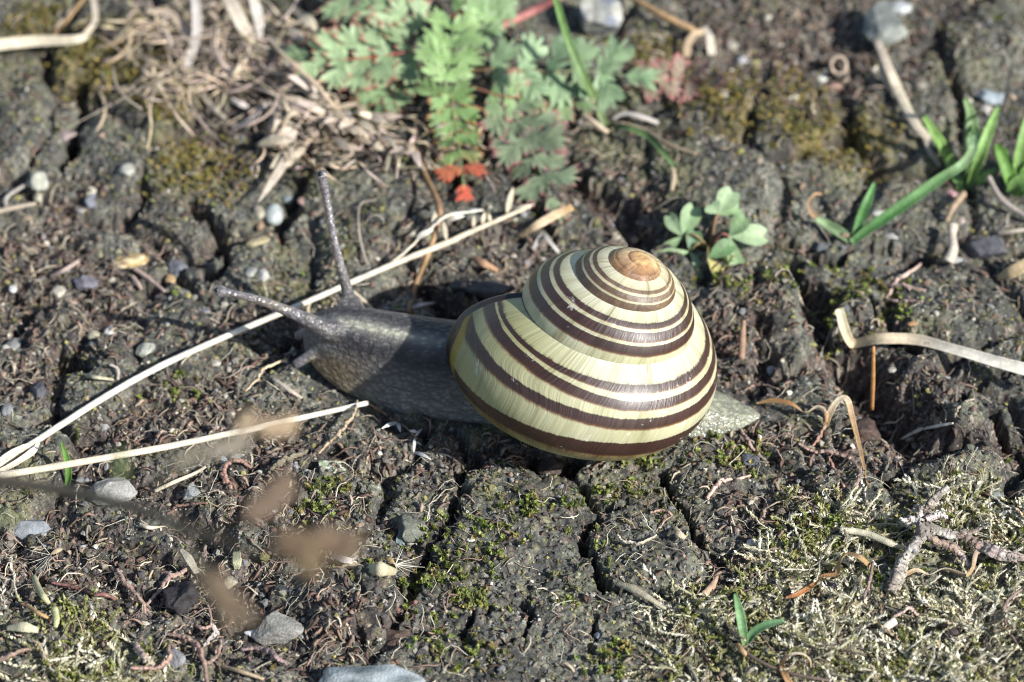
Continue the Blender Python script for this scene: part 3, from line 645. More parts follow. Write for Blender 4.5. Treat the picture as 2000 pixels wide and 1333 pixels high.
stalk('curled_grass_blade', 'orange brown twisted blade whose tip touches the tail', 'grass blade', [(1478, 788, .05), (1510, 783, .08), (1545, 790, .10), (1572, 806, .08), (1595, 797, .12), (1612, 806, .14), (1614, 826, .07)], [4, 11, 13, 10, 13, 11, 6], .18, [TAN, ORANGE, PALE_STRAW, ORANGE], n=60, twist=[0, .2, .9, 1.6, 2.6, 3.2], groove=.2)
stalk('curled_grass_blade', 'tan hairpin blade arched over the crust right of the tail', 'grass blade', [(1612, 832, .03), (1624, 800, .14), (1640, 780, .22), (1655, 782, .24), (1664, 815, .2), (1680, 880, .12), (1696, 952, .02)], [10, 14, 11, 12, 11, 8, 3], .25, [TAN, PALE_STRAW, TAN, TAN], n=60, groove=.25)
stalk('curled_grass_blade', 'orange curl looping like a wave on the dry moss', 'grass blade', [(1535, 1168, .05), (1560, 1160, .06), (1590, 1142, .08), (1606, 1126, .09), (1634, 1121, .09), (1640, 1098, .14), (1655, 1083, .17), (1680, 1090, .15), (1700, 1108, .05)], [4, 11, 12, 10, 11, 11, 12, 13, 10], .16, [(.40, .16, .07), ORANGE, TAN, TAN], n=70, twist=[0, .3, 1.0, .4, 1.3, .6, .2], groove=.2)
stalk('curled_grass_blade', 'tan twisted blade hooking up against the woody twig', 'grass blade', [(1766, 1124, .08), (1790, 1114, .1), (1815, 1122, .1), (1845, 1112, .1), (1885, 1124, .08), (1900, 1110, .12), (1905, 1085, .16), (1912, 1070, .17)], [8, 11, 11, 10, 12, 10, 11, 9], .18, [TAN, PALE_STRAW, TAN, GREYTAN], n=60, twist=[0, 1.0, 2.0, 2.6, 3.2], groove=.2)
stalk('curled_grass_blade', 'golden blade curled into an open ring in front of the moss', 'grass blade', [(1552, 1350, .06), (1535, 1322, .1), (1528, 1300, .14), (1540, 1282, .2), (1562, 1277, .22), (1580, 1287, .2), (1584, 1305, .15)], [12, 12, 11, 11, 13, 11, 7], .15, [TAN, ORANGE, PALE_STRAW, TAN], n=50, twist=[0, .6, 1.1, 1.3], groove=.2)
dz = empty('dry_stalk', at(1740, 160), 'forked grey dry stalk running from the big grey green stone', 'stalk'); dzo = np.array(dz.location)
stalk('stem', '', '', [(1712, 78, .3), (1735, 135, .16), (1755, 180, .1), (1782, 235, .1), (1812, 270, .08), (1845, 292, .05)], [15, 20, 22, 20, 18, 10], .6, [GREYTAN, PALE_STRAW, GREYTAN], parent=dz, origin=dzo, n=50, groove=.2)
stalk('fork', '', '', [(1800, 258, .09), (1815, 295, .06), (1836, 325, .03)], [8, 11, 8], .7, GREYTAN, parent=dz, origin=dzo)
stalk('fork', '', '', [(1722, 95, .25), (1722, 135, .12), (1735, 172, .05)], [10, 12, 8], .5, GREYTAN, parent=dz, origin=dzo)

tw = empty('woody_twig', at(1790, 1080), 'gnarled forked woody twig resting on the dry moss', 'twig'); two = np.array(tw.location)
W1 = [(.25, .21, .175), (.36, .335, .30), (.19, .15, .12), (.34, .31, .275)]
def knot(name, pts, w, c): stalk(name, '', '', pts, w, .85, c, mat=M_WOOD, parent=tw, origin=two, n=16 * len(pts), jitter=.10, nseg=16)
knot('stem', [(1742, 1158, .05), (1755, 1125, .09), (1772, 1085, .14), (1790, 1050, .18), (1803, 1030, .2), (1806, 1000, .2), (1822, 975, .22), (1852, 952, .26)], [34, 30, 24, 24, 34, 20, 20, 12], W1)
knot('branch', [(1800, 1032, .2), (1840, 1038, .2), (1875, 1035, .2), (1905, 1028, .22), (1935, 1022, .24)], [24, 20, 12, 9, 4], W1)
knot('branch', [(1796, 1036, .19), (1832, 1058, .18), (1872, 1080, .15), (1893, 1108, .1)], [18, 14, 16, 14], [(.26, .19, .15), (.29, .215, .175), (.38, .32, .28)])
knot('branch', [(1850, 1040, .2), (1890, 1058, .18), (1925, 1078, .15), (1955, 1095, .13), (1985, 1098, .12), (2020, 1090, .12)], [10, 14, 22, 26, 22, 8], [(.25, .18, .145), (.27, .20, .165), (.40, .34, .30), (.25, .195, .16)])
knot('bark_flake', [(1802, 1020, .24), (1780, 1008, .27), (1758, 1012, .28)], [14, 18, 6], (.5, .46, .42))
knot('bark_flake', [(1808, 1015, .24), (1835, 1005, .26), (1850, 1008, .25)], [12, 14, 5], (.48, .42, .38))
knot('bark_flake', [(1798, 1010, .25), (1785, 990, .29)], [14, 5], (.42, .36, .32))

slim = [
 ('dry_sliver', 'white curved sliver of grass at the rim of the dark hole', 'sliver', [(1760, 858, .1), (1795, 841, .13), (1830, 833, .12), (1862, 827, .1)], [3, 8, 9, 4], .3, WHITE_STRAW),
 ('rootlet', 'pale pinkish forked root on crust above the kinked blade', 'root', [(1730, 584, .03), (1752, 560, .05), (1772, 540, .06), (1800, 515, .05)], [8, 9, 9, 5], None, (.42, .31, .26)),
 ('rootlet', 'pink root running level below the forked root', 'root', [(1730, 584, .04), (1760, 592, .04), (1802, 590, .03)], [7, 8, 6], None, (.40, .28, .24)),
 ('rootlet', 'short pink root crossing the forked root', 'root', [(1728, 556, .03), (1760, 566, .05), (1808, 569, .03)], [6, 8, 6], None, (.38, .27, .23)),
 ('rootlet', 'bowed pale tan root right of the straight bleached straw', 'root', [(622, 886, .04), (645, 864, .08), (676, 838, .12), (694, 812, .1), (698, 782, .04)], [5, 9, 11, 8, 6], None, (.52, .40, .27)),
 ('rootlet', 'pale tan thin stem under the small feeler of the snail', 'root', [(480, 764, .04), (505, 742, .06), (530, 722, .08), (562, 704, .06)], [4, 6, 7, 6], None, (.46, .36, .24)),
 ('dry_sliver', 'short pale sliver just below the small feeler', 'sliver', [(537, 742, .04), (562, 760, .06), (590, 778, .04)], [6, 10, 6], .5, (.56, .47, .38)),
 ('rootlet', 'bent pale shred with a forked end right of the tail crust', 'root', [(1865, 815, .03), (1872, 790, .06), (1902, 780, .05)], [6, 6, 4], None, (.42, .36, .28)),
 ('rootlet', 'jointed pink root left of the black crumb with a long bend', 'root', [(376, 1107, .05), (345, 1118, .08), (310, 1126, .08), (300, 1150, .06), (284, 1184, .02)], [9, 10, 10, 9, 6], None, PINK),
 ('rootlet', 'straight knotted pink root leaning into the long bent root', 'root', [(228, 1113, .05), (248, 1144, .06), (268, 1174, .05), (284, 1200, .02)], [10, 10, 9, 7], None, PINK),
 ('rootlet', 'dark red root lying left of the knotted pink root', 'root', [(100, 1138, .03), (150, 1150, .06), (190, 1160, .06), (226, 1171, .03)], [7, 10, 10, 7], None, (.20, .10, .085)),
 ('rootlet', 'arched reddish root running to the lower edge beside grey stone', 'root', [(322, 1238, .04), (355, 1246, .07), (385, 1262, .1), (400, 1292, .1), (405, 1345, .06)], [6, 10, 12, 12, 11], None, (.29, .195, .155)),
 ('rootlet', 'short reddish fork joining the arched root', 'root', [(432, 1250, .06), (424, 1275, .08), (402, 1296, .08)], [6, 8, 8], None, PINK),
 ('rootlet', 'thick pale pink root entering at the lower left corner', 'root', [(-20, 1298, .04), (30, 1275, .08), (66, 1266, .05)], [12, 12, 6], None, (.40, .28, .22)),
 ('rootlet', 'pale root bent over the small grey stone', 'root', [(255, 1305, .03), (300, 1306, .07), (320, 1292, .1), (330, 1262, .05)], [9, 12, 12, 8], None, (.38, .25, .20)),
 ('rootlet', 'twisted pale root above the small grey stone', 'root', [(265, 1258, .04), (280, 1285, .08), (302, 1300, .06)], [12, 14, 8], None, (.42, .32, .26)),
 ('rootlet', 'small ring shaped root beside the drooping blurred spikelet', 'root', [(370, 1238, .03), (374, 1220, .07), (392, 1211, .09), (408, 1200, .07), (406, 1182, .04)], [7, 7, 7, 6, 6], None, PINK),
 ('rootlet', 'pale shred rising above the arched root', 'root', [(398, 1262, .05), (410, 1240, .12), (417, 1222, .16)], [5, 10, 8], .4, (.52, .45, .40)),
 ('rootlet', 'red root bent in a hook above the pale green lichen flake', 'root', [(438, 945, .03), (440, 920, .08), (462, 910, .09), (492, 914, .05)], [10, 10, 9, 6], None, (.27, .165, .125)),
 ('rootlet', 'curled orange red root next to the hooked root', 'root', [(430, 925, .05), (446, 930, .07), (450, 955, .05)], [7, 10, 8], .6, (.29, .17, .125)),
 ('rootlet', 'long thin red root between the two blurred stems', 'root', [(326, 1004, .03), (352, 993, .05), (405, 983, .04)], [5, 7, 5], None, (.25, .15, .12)),
 ('rootlet', 'mossy grey arched root left of the pale green lichen flake', 'root', [(525, 925, .03), (545, 900, .07), (572, 885, .09), (600, 880, .04)], [7, 12, 12, 7], None, (.30, .26, .18)),
 ('rootlet', 'pale pink forked root on crust right of the shell base', 'root', [(1380, 974, .03), (1402, 950, .06), (1420, 938, .06), (1466, 929, .03)], [9, 11, 9, 6], None, (.46, .33, .27)),
 ('rootlet', 'purplish root leading away from below the tail', 'root', [(1444, 838, .04), (1462, 862, .06), (1482, 890, .03)], [8, 10, 8], None, (.28, .19, .17)),
 ('rootlet', 'long jointed pink root below the hairpin blade', 'root', [(1560, 866, .03), (1590, 882, .06), (1630, 890, .07), (1660, 902, .08), (1678, 914, .05)], [6, 8, 9, 9, 6], None, PINK),
 ('rootlet', 'pink root stub dropping from the long jointed root', 'root', [(1680, 916, .05), (1672, 940, .07), (1660, 966, .03)], [8, 9, 6], None, PINK),
 ('rootlet', 'second pink stub beside the dropping root', 'root', [(1618, 892, .04), (1625, 915, .06), (1648, 950, .04)], [8, 10, 7], None, (.27, .16, .13)),
 ('rootlet', 'reddish thread under the fold of the hairpin blade', 'root', [(1612, 830, .06), (1600, 855, .05), (1582, 880, .03)], [8, 9, 4], None, (.29, .17, .125)),
 ('rootlet', 'pinkish brown root in the soil above the white sliver chip', 'root', [(1500, 970, .03), (1492, 1000, .06), (1488, 1030, .05)], [6, 8, 8], None, PINK),
 ('rootlet', 'dark wavy root on the moss at the right edge', 'root', [(1995, 1152, .06), (1970, 1170, .1), (1962, 1195, .09), (1975, 1240, .06), (1988, 1262, .04)], [6, 8, 9, 9, 6], None, (.20, .14, .125)),
 ('rootlet', 'dark little root dropping from the orange wave curl', 'root', [(1706, 1098, .08), (1698, 1130, .09), (1688, 1160, .06), (1682, 1172, .03)], [6, 8, 7, 6], None, (.22, .16, .15)),
 ('rootlet', 'pale pink thin root over the moss below the woody twig', 'root', [(1745, 1205, .06), (1778, 1190, .1), (1800, 1200, .1), (1830, 1225, .06)], [6, 8, 8, 5], None, (.42, .31, .26)),
 ('dry_stalk', 'blackish thin runner linking green sprout and golden ring', 'stalk', [(1452, 1272, .03), (1480, 1290, .07), (1530, 1312, .1), (1590, 1325, .08), (1660, 1335, .04)], [9, 7, 6, 6, 6], None, (.13, .095, .075)),
 ('dry_stalk', 'short orange stem at the foot of the lower green sprout', 'stem', [(1441, 1260, .05), (1450, 1272, .06), (1462, 1283, .04)], [10, 11, 8], None, TAN),
 ('dry_stalk', 'tan straw piece lying right of the rough grey stone', 'straw', [(302, 960, .04), (340, 942, .06), (378, 926, .07), (402, 912, .06)], [7, 8, 7, 5], None, PALE_STRAW),
 ('dry_stalk', 'tan straw near the large bluish stone', 'straw', [(433, 1302, .05), (470, 1312, .06), (515, 1327, .04)], [7, 8, 6], None, (.45, .34, .22)),
 ('dry_grass_blade', 'broad grey blade standing in the back debris', 'grass blade', [(378, -20, .35), (384, 55, .25), (372, 110, .15), (354, 158, .04)], [16, 22, 20, 12], .25, (.50, .46, .42)),
 ('dry_grass_blade', 'tan bent blade crossing the broad grey blade', 'grass blade', [(285, 22, .12), (332, 28, .2), (360, 60, .22), (395, 95, .16)], [12, 16, 15, 9], .3, (.55, .44, .33)),
 ('dry_grass_blade', 'dull orange blade over the ochre moss', 'grass blade', [(196, 95, .05), (235, 78, .1), (270, 60, .12), (320, 42, .1)], [8, 12, 13, 8], .4, (.42, .31, .18)),
 ('dry_grass_blade', 'pale broken blade pair behind the seed head', 'grass blade', [(438, -20, .4), (462, 30, .3), (480, 62, .2), (498, 80, .15)], [26, 30, 26, 12], .3, (.55, .48, .38)),
 ('dry_grass_blade', 'white tipped blade meeting the broken blade', 'grass blade', [(488, -20, .4), (504, 35, .28), (508, 78, .15)], [18, 24, 12], .3, (.62, .57, .50)),
 ('dry_grass_blade', 'grey blade lying level left of the seed head', 'grass blade', [(290, 75, .1), (340, 82, .14), (400, 96, .12), (470, 112, .06)], [8, 13, 14, 8], .4, (.44, .37, .30)),
 ('dry_sliver', 'pale slender husk left of the white stubby husk', 'husk', [(393, 182, .05), (410, 205, .08), (438, 230, .05)], [6, 15, 7], .5, (.56, .50, .42)),
 ('dry_sliver', 'white stubby husk beside the grass debris', 'husk', [(453, 194, .06), (470, 204, .08), (492, 214, .06)], [8, 14, 9], .6, (.66, .61, .56)),
 ('dry_stalk', 'bent pale stem left of the seed head with a crooked knee', 'stem', [(450, 252, .04), (488, 236, .1), (512, 210, .14), (530, 200, .1)], [9, 14, 12, 9], .8, (.55, .47, .42)),
 ('dry_stalk', 'pale upright stub under the crooked knee', 'stem', [(524, 268, .04), (533, 235, .1), (545, 205, .16)], [9, 13, 14], .8, (.52, .45, .39)),
 ('dry_stalk', 'orange thin stem reaching the tip of the upper tentacle', 'stem', [(582, 292, .08), (600, 310, .1), (628, 336, .08)], [8, 9, 7], None, (.48, .30, .16)),
 ('dry_stalk', 'thin tan stem at the back right of the pale angular stone', 'stem', [(1225, -10, .15), (1290, 28, .15), (1340, 52, .14), (1366, 64, .1)], [13, 15, 14, 9], None, TAN),
 ('curled_grass_blade', 'tan curled blade arching beside the red tipped leaf', 'grass blade', [(1340, 112, .04), (1344, 85, .14), (1358, 66, .2), (1378, 62, .2)], [16, 17, 15, 12], .3, (.48, .36, .23)),
 ('dry_grass_blade', 'pale stubby blade next to the arching tan curl', 'grass blade', [(1376, 52, .2), (1386, 75, .16), (1390, 108, .05)], [8, 18, 18], .3, (.62, .55, .44)),
 ('dry_stalk', 'cut tan straw stub at the base of the thin green blade', 'straw', [(1138, 225, .1), (1160, 240, .1), (1187, 260, .06)], [11, 12, 11], None, (.62, .50, .36)),
 ('dry_stalk', 'greyish dead stem curving right of the thin green blade', 'stem', [(1196, 232, .05), (1220, 222, .1), (1250, 228, .12), (1285, 240, .06)], [8, 10, 12, 10], .6, (.50, .46, .42)),
 ('dry_stalk', 'long brown thin stem behind the bent green blade', 'stem', [(1210, 240, .05), (1260, 255, .1), (1300, 280, .08), (1360, 302, .03)], [6, 8, 8, 5], None, (.35, .27, .19)),
 ('dry_stalk', 'tan stub ending the bent green blade', 'stem', [(1312, 320, .06), (1316, 345, .05), (1312, 372, .02)], [7, 11, 9], .6, (.48, .38, .26)),
 ('dry_grass_blade', 'thick tan blade entering at the right edge', 'grass blade', [(1948, 545, .05), (1975, 532, .1), (2030, 505, .16)], [10, 26, 28], .35, (.55, .42, .24)),
 ('dry_stalk', 'bleached broken stem base below the right grass tuft', 'stem', [(1852, 512, .05), (1862, 488, .12), (1860, 462, .16), (1862, 440, .16)], [24, 20, 16, 22], .8, (.58, .50, .40)),
 ('dry_stalk', 'brown root neck under the right grass tuft', 'stem', [(1848, 432, .05), (1862, 405, .1), (1882, 378, .1)], [10, 14, 16], None, (.36, .26, .17)),
 ('dry_stalk', 'grey stem leaning away from the right grass tuft', 'stem', [(1930, 345, .2), (1952, 385, .14), (1985, 412, .08), (2020, 430, .05)], [12, 14, 12, 10], None, (.36, .31, .27)),
 ('dry_stalk', 'pale thin stem joining the right edge below grey stem', 'stem', [(1950, 456, .05), (1980, 452, .08), (2030, 446, .08)], [9, 10, 9], None, (.46, .40, .32)),
 ('dry_stalk', 'grey forked twig on the left crust', 'twig', [(10, 405, .05), (14, 385, .1), (48, 362, .08)], [10, 9, 8], None, (.38, .35, .31)),
 ('dry_stalk', 'grey level twig touching the left edge', 'twig', [(-20, 418, .04), (20, 408, .07), (70, 398, .04)], [10, 12, 8], None, (.36, .30, .23)),
 ('dry_stalk', 'pink grey straw piece pointing up from the left soil', 'straw', [(100, 540, .04), (125, 528, .07), (153, 511, .07)], [9, 10, 9], None, (.44, .34, .29)),
 ('dry_stalk', 'pinkish straw piece below the tan husk', 'straw', [(262, 525, .05), (290, 545, .07), (322, 570, .04)], [10, 10, 7], None, (.42, .31, .26)),
 ('dry_stalk', 'short pink straw beside the pinkish straw piece', 'straw', [(258, 540, .04), (270, 555, .06), (276, 566, .04)], [9, 9, 7], None, (.42, .31, .26)),
 ('dry_sliver', 'cream feathery sliver above the long straw', 'sliver', [(148, 728, .03), (180, 736, .06), (222, 742, .03)], [6, 9, 6], .7, (.46, .42, .30)),
 ('dry_sliver', 'small forked pale shred by the cream sliver', 'sliver', [(230, 742, .03), (230, 722, .07), (215, 712, .08)], [7, 7, 5], None, (.42, .37, .31)),
 ('dry_stalk', 'thin curled hair root on the crust behind the neck', 'root', [(735, 390, .06), (704, 400, .09), (700, 440, .1), (706, 480, .06), (716, 515, .03)], [3, 4, 5, 5, 6], None, (.34, .29, .24)),
 ('dry_grass_blade', 'tan broken blade with orange tip above the shell', 'grass blade', [(1015, 462, .06), (1050, 440, .12), (1085, 420, .14), (1118, 405, .1)], [8, 17, 20, 14], .4, [(.52, .38, .22), (.60, .48, .32), (.50, .32, .14)]),
 ('dry_grass_blade', 'grey dead leaf behind the shell top', 'dead leaf', [(1040, 490, .04), (1060, 460, .1), (1075, 475, .1), (1092, 495, .04)], [8, 12, 10, 8], .3, (.42, .39, .35)),
 ('bark_chip', 'orange brown bark chip in the shade behind the shell', 'bark chip', [(925, 505, .06), (945, 515, .08), (972, 528, .05)], [14, 18, 10], .5, (.40, .24, .14)),
 ('dry_sliver', 'grey withered leaf lying by the head shadow', 'sliver', [(805, 602, .05), (822, 596, .08), (852, 591, .06)], [5, 10, 6], .4, (.42, .37, .36)),
 ('dry_grass_blade', 'brown stem stump right of the shell lit upright', 'stem', [(1448, 700, .05), (1450, 665, .16), (1453, 626, .28)], [14, 14, 8], .9, (.34, .22, .15)),
 ('rootlet', 'fine brown thread root in the hole behind the tail', 'root', [(1455, 762, .06), (1475, 755, .08), (1520, 760, .06)], [4, 6, 4], None, (.32, .22, .17)),
 ('dry_stalk', 'pale stem resting below the snail head near the straw', 'stem', [(690, 570, .1), (712, 590, .1), (728, 606, .05)], [8, 9, 7], None, (.48, .41, .30)),
 ('dry_stalk', 'tan prop under the long straw left of the tentacles', 'stem', [(606, 588, .1), (601, 604, .08), (604, 628, .02)], [8, 8, 6], None, (.52, .44, .30)),
 ('dry_sliver', 'pale crinkled sliver on the moss beside the twig', 'sliver', [(1640, 1035, .08), (1690, 1042, .12), (1740, 1062, .09), (1770, 1072, .06)], [12, 14, 14, 6], .6, (.50, .46, .33)),
 ('dry_sliver', 'white chip of straw in the dry moss', 'sliver', [(1716, 1238, .09), (1732, 1224, .12), (1750, 1212, .12)], [6, 16, 15], .5, (.76, .71, .60)),
 ('dry_sliver', 'cream feathery moss stem at the lower left', 'moss stem', [(66, 1126, .06), (75, 1150, .1), (85, 1166, .1), (96, 1180, .05)], [10, 13, 12, 8], .8, (.50, .48, .28)),
 ('dry_sliver', 'pale green moss stem beside the orange straw bit', 'moss stem', [(106, 1188, .08), (110, 1210, .12), (108, 1226, .06)], [13, 14, 8], .8, (.46, .45, .24)),
 ('dry_sliver', 'broad cream dead leaf at the lower left edge', 'dead leaf', [(12, 1228, .06), (45, 1225, .1), (75, 1232, .06)], [8, 20, 10], .3, (.46, .44, .30)),
 ('dry_stalk', 'orange straw bit among the moss stems', 'straw', [(52, 1182, .06), (75, 1198, .1), (100, 1210, .06)], [8, 8, 6], None, (.45, .30, .14)),
 ('dry_sliver', 'tapered cream husk left of the black crumb', 'husk', [(352, 1072, .1), (368, 1092, .12), (384, 1120, .06)], [6, 17, 12], .4, (.52, .47, .36)),
 ('dry_sliver', 'cream seed sliver below the blurred stem', 'husk', [(273, 1024, .05), (292, 1031, .08), (325, 1028, .04)], [7, 8, 2], .7, (.62, .54, .40)),
 ('dry_sliver', 'flat cream husk fragment below the brown spikelet', 'husk', [(648, 1085, .05), (672, 1094, .08), (702, 1098, .05)], [6, 14, 10], .4, (.60, .54, .50)),
 ('dry_sliver', 'tan crinkled husk next to the bristled seed', 'husk', [(668, 1108, .06), (690, 1106, .09), (712, 1112, .06)], [8, 16, 12], .5, (.52, .44, .28)),
 ('dry_sliver', 'round crinkled tan husk holding the bristled seed', 'husk', [(715, 1112, .07), (742, 1112, .1), (772, 1118, .06)], [16, 30, 14], .5, (.50, .45, .30)),
 ('dry_sliver', 'pale green bract beside the white speck pebble', 'bract', [(462, 1078, .05), (463, 1098, .08), (462, 1112, .05)], [14, 19, 10], .35, (.44, .42, .26)),
 ('dry_stalk', 'dark red short root poking out of the mossy mound', 'root', [(775, 1192, .06), (795, 1184, .1), (812, 1176, .08)], [9, 9, 8], None, (.24, .12, .10)),
 ('rootlet', 'segmented mauve root left of the white flake', 'root', [(470, 1268, .04), (510, 1273, .07), (535, 1284, .08), (562, 1300, .04)], [7, 11, 12, 6], None, (.34, .25, .23)),
 ('rootlet', 'pale curled root on the wet crust lower middle', 'root', [(1205, 1045, .03), (1220, 1062, .06), (1250, 1068, .06), (1282, 1045, .04)], [5, 7, 7, 4], None, (.48, .42, .32)),
 ('dry_sliver', 'grey green dead moss shoot across the lower crack', 'moss stem', [(1205, 1140, .05), (1235, 1150, .09), (1262, 1165, .09), (1300, 1190, .04)], [9, 16, 13, 6], .6, (.42, .38, .27)),
 ('dry_sliver', 'pinkish chip flake at the end of the right crack', 'chip', [(1372, 1165, .05), (1388, 1150, .08), (1402, 1125, .06)], [14, 16, 5], .5, (.48, .33, .22)),
 ('dry_sliver', 'tan flake standing by the chip flake', 'chip', [(1318, 1030, .04), (1325, 1042, .08), (1338, 1052, .05)], [8, 14, 10], .5, (.50, .42, .30)),
 ('rootlet', 'pink woody root below the right edge of the shell', 'root', [(1270, 1002, .03), (1290, 1000, .05), (1312, 1008, .03)], [6, 8, 6], None, (.36, .25, .2)),
]
for nm, lb, ct, pts, ww_, th_, cc in slim:
    stalk(nm, lb, ct, pts, ww_, th_, cc, mat=M_ROOT if nm == 'rootlet' else M_STRAW, groove=.2 if th_ and th_ < .5 else 0, n=12 * len(pts) if nm == 'rootlet' else None, jitter=.10 if nm == 'rootlet' else .04, twist=0.0 if nm == 'rootlet' else float(RNG.uniform(-.5, .5)))

# big dried seed head left of the rosette
sh = empty('dry_seed_head', at(620, 210), 'shaggy bleached grass seed head lying left of the green rosette', 'seed head'); sho = np.array(sh.location)
stalk('stem', '', '', [(518, 70, .42), (560, 115, .4), (612, 160, .32), (645, 200, .22), (680, 235, .12), (740, 250, .06)], [6, 9, 11, 10, 9, 6], None, (.48, .38, .27), parent=sh, origin=sho, n=40)
stalk('stem', '', '', [(545, 205, .2), (585, 225, .16), (640, 240, .12), (700, 262, .08)], [7, 8, 8, 6], None, (.46, .37, .27), parent=sh, origin=sho, n=30)
hk = [(592, 148, 522, 68, 26), (600, 158, 548, 112, 22), (625, 180, 560, 148, 24), (640, 195, 590, 178, 20), (662, 214, 600, 215, 22), (650, 228, 600, 240, 18), (668, 230, 632, 242, 20), (690, 234, 662, 250, 20), (700, 236, 735, 262, 18), (712, 228, 755, 240, 22), (735, 232, 700, 222, 16),
      (668, 215, 690, 238, 16), (620, 210, 575, 200, 18), (600, 205, 560, 190, 18), (585, 215, 560, 230, 14), (640, 232, 660, 262, 16), (690, 256, 740, 290, 18), (675, 250, 720, 265, 16), (745, 262, 775, 292, 14), (720, 275, 755, 300, 14), (640, 262, 690, 300, 16), (760, 300, 755, 335, 9),
      (578, 268, 502, 282, 30), (582, 262, 538, 256, 22), (574, 285, 505, 395, 20), (570, 290, 528, 330, 22), (598, 286, 560, 330, 16), (500, 285, 560, 268, 18), (590, 262, 622, 258, 16), (550, 215, 535, 255, 13), (805, 292, 822, 330, 16), (790, 285, 760, 300, 14), (560, 60, 592, 80, 24), (585, 30, 620, 62, 26), (600, 55, 575, 12, 22)]
for a in hk:
    b = Bag(); h0 = .10 + .10 * RNG.random(); p0 = at(a[0], a[1], h0); p1 = at(a[2], a[3], h0 + RNG.uniform(-.02, .14)); c = np.array([.60, .52, .42]) * RNG.uniform(.72, 1.15) * np.array([1, RNG.uniform(.93, 1.0), RNG.uniform(.85, 1.0)])
    husk(b, p0 - sho, p1 - p0, np.linalg.norm(p1 - p0), a[4] * PXC, c, bend=RNG.uniform(-.04, .12)); link('husk', b.mesh('husk', M_STRAW), sh)

# more husks and a tangle of dead grass under the seed head
for q in range(46):
    px0, py0 = RNG.normal(640, 75), RNG.normal(235, 28); an = RNG.uniform(-2.6, .6); LL_ = RNG.uniform(28, 62); b = Bag(); p0 = at(px0, py0, RNG.uniform(.02, .12)); p1 = at(px0 + math.cos(an) * LL_, py0 - math.sin(an) * LL_ * .6, RNG.uniform(.02, .22))
    husk(b, p0 - sho, p1 - p0, np.linalg.norm(p1 - p0), RNG.uniform(9, 19) * PXC, np.array([.60, .51, .40]) * RNG.uniform(.6, 1.15) * np.array([1, RNG.uniform(.9, 1.0), RNG.uniform(.8, 1.0)]), bend=RNG.uniform(-.1, .15)); link('husk', b.mesh('husk', M_STRAW), sh)
tg = Bag()
for q in range(400):
    px0, py0 = (RNG.normal(400, 110), RNG.uniform(-20, 190)) if q < 270 else (RNG.uniform(500, 960), RNG.uniform(220, 335)); an = RNG.normal(-.5, 1.1); L_ = RNG.uniform(50, 190) if q < 270 else RNG.uniform(25, 90); hh_ = RNG.uniform(.02, .26, 4); bd = RNG.normal() * .5
    pts_ = [(px0 + math.cos(an + bd * k / 3) * L_ * k / 3, py0 - math.sin(an + bd * k / 3) * L_ * .7 * k / 3, hh_[k]) for k in range(4)]; P_ = path3(pts_, 9); w_ = RNG.uniform(2, 8) * PXC / 2
    sweep(tg, P_, w_ * np.array([.5, .8, 1, 1, 1, 1, .9, .7, .3]), w_ * .35, 5, (0, -.4, .9), RNG.uniform(-.6, .6), np.array([.60, .51, .39]) * RNG.uniform(.45, 1.3) * np.array([1, RNG.uniform(.88, 1.02), RNG.uniform(.75, 1.05)]))
tgo = link('dead_grass_tangle', tg.mesh('dead_grass_tangle', M_STRAW)); tgo['kind'] = 'stuff'

# bristled seeds
def pappus(name, label, seed_a, seed_b, tip, n, spread, sw, c=(.50, .40, .27)):
    p0 = at(*seed_a); p1 = at(*seed_b); t = at(*tip); e = empty(name, p0, label, 'seed')
    b = Bag(); husk(b, np.zeros(3), p1 - p0, np.linalg.norm(p1 - p0), sw * PXC, c, belly=.8); link('seed', b.mesh('seed', M_SEED), e)
    b = Bag(); d = t - p1; L = np.linalg.norm(d); d /= L
    for q in range(n):
        v = d + RNG.normal(size=3) * spread; v /= np.linalg.norm(v); P = (p1 - p0) + np.outer(np.linspace(0, L * RNG.uniform(.7, 1.1), 5), v) + np.array([0, 0, 1]) * (np.linspace(0, 1, 5) ** 2 * .02)[:, None]
        sweep(b, P, np.linspace(.004, .002, 5), nseg=3, c=(.70, .68, .58))
    o = link('bristles', b.mesh('bristles', M_SEED), e); o['kind'] = 'stuff'
pappus('bristled_seed', 'tan seed with a fan of fine bristles near the slate pebble', (122, 1072, .07), (98, 1084, .07), (75, 1125, .05), 22, .42, 10)
pappus('bristled_seed', 'small seed with spread grey bristles on the back left crust', (225, 180, .05), (270, 173, .08), (328, 172, .1), 26, .28, 16)
pappus('bristled_seed', 'tan seed with bristles stuck to the crinkled husk', (752, 1088, .12), (772, 1103, .12), (800, 1112, .1), 18, .3, 12, (.45, .32, .16))

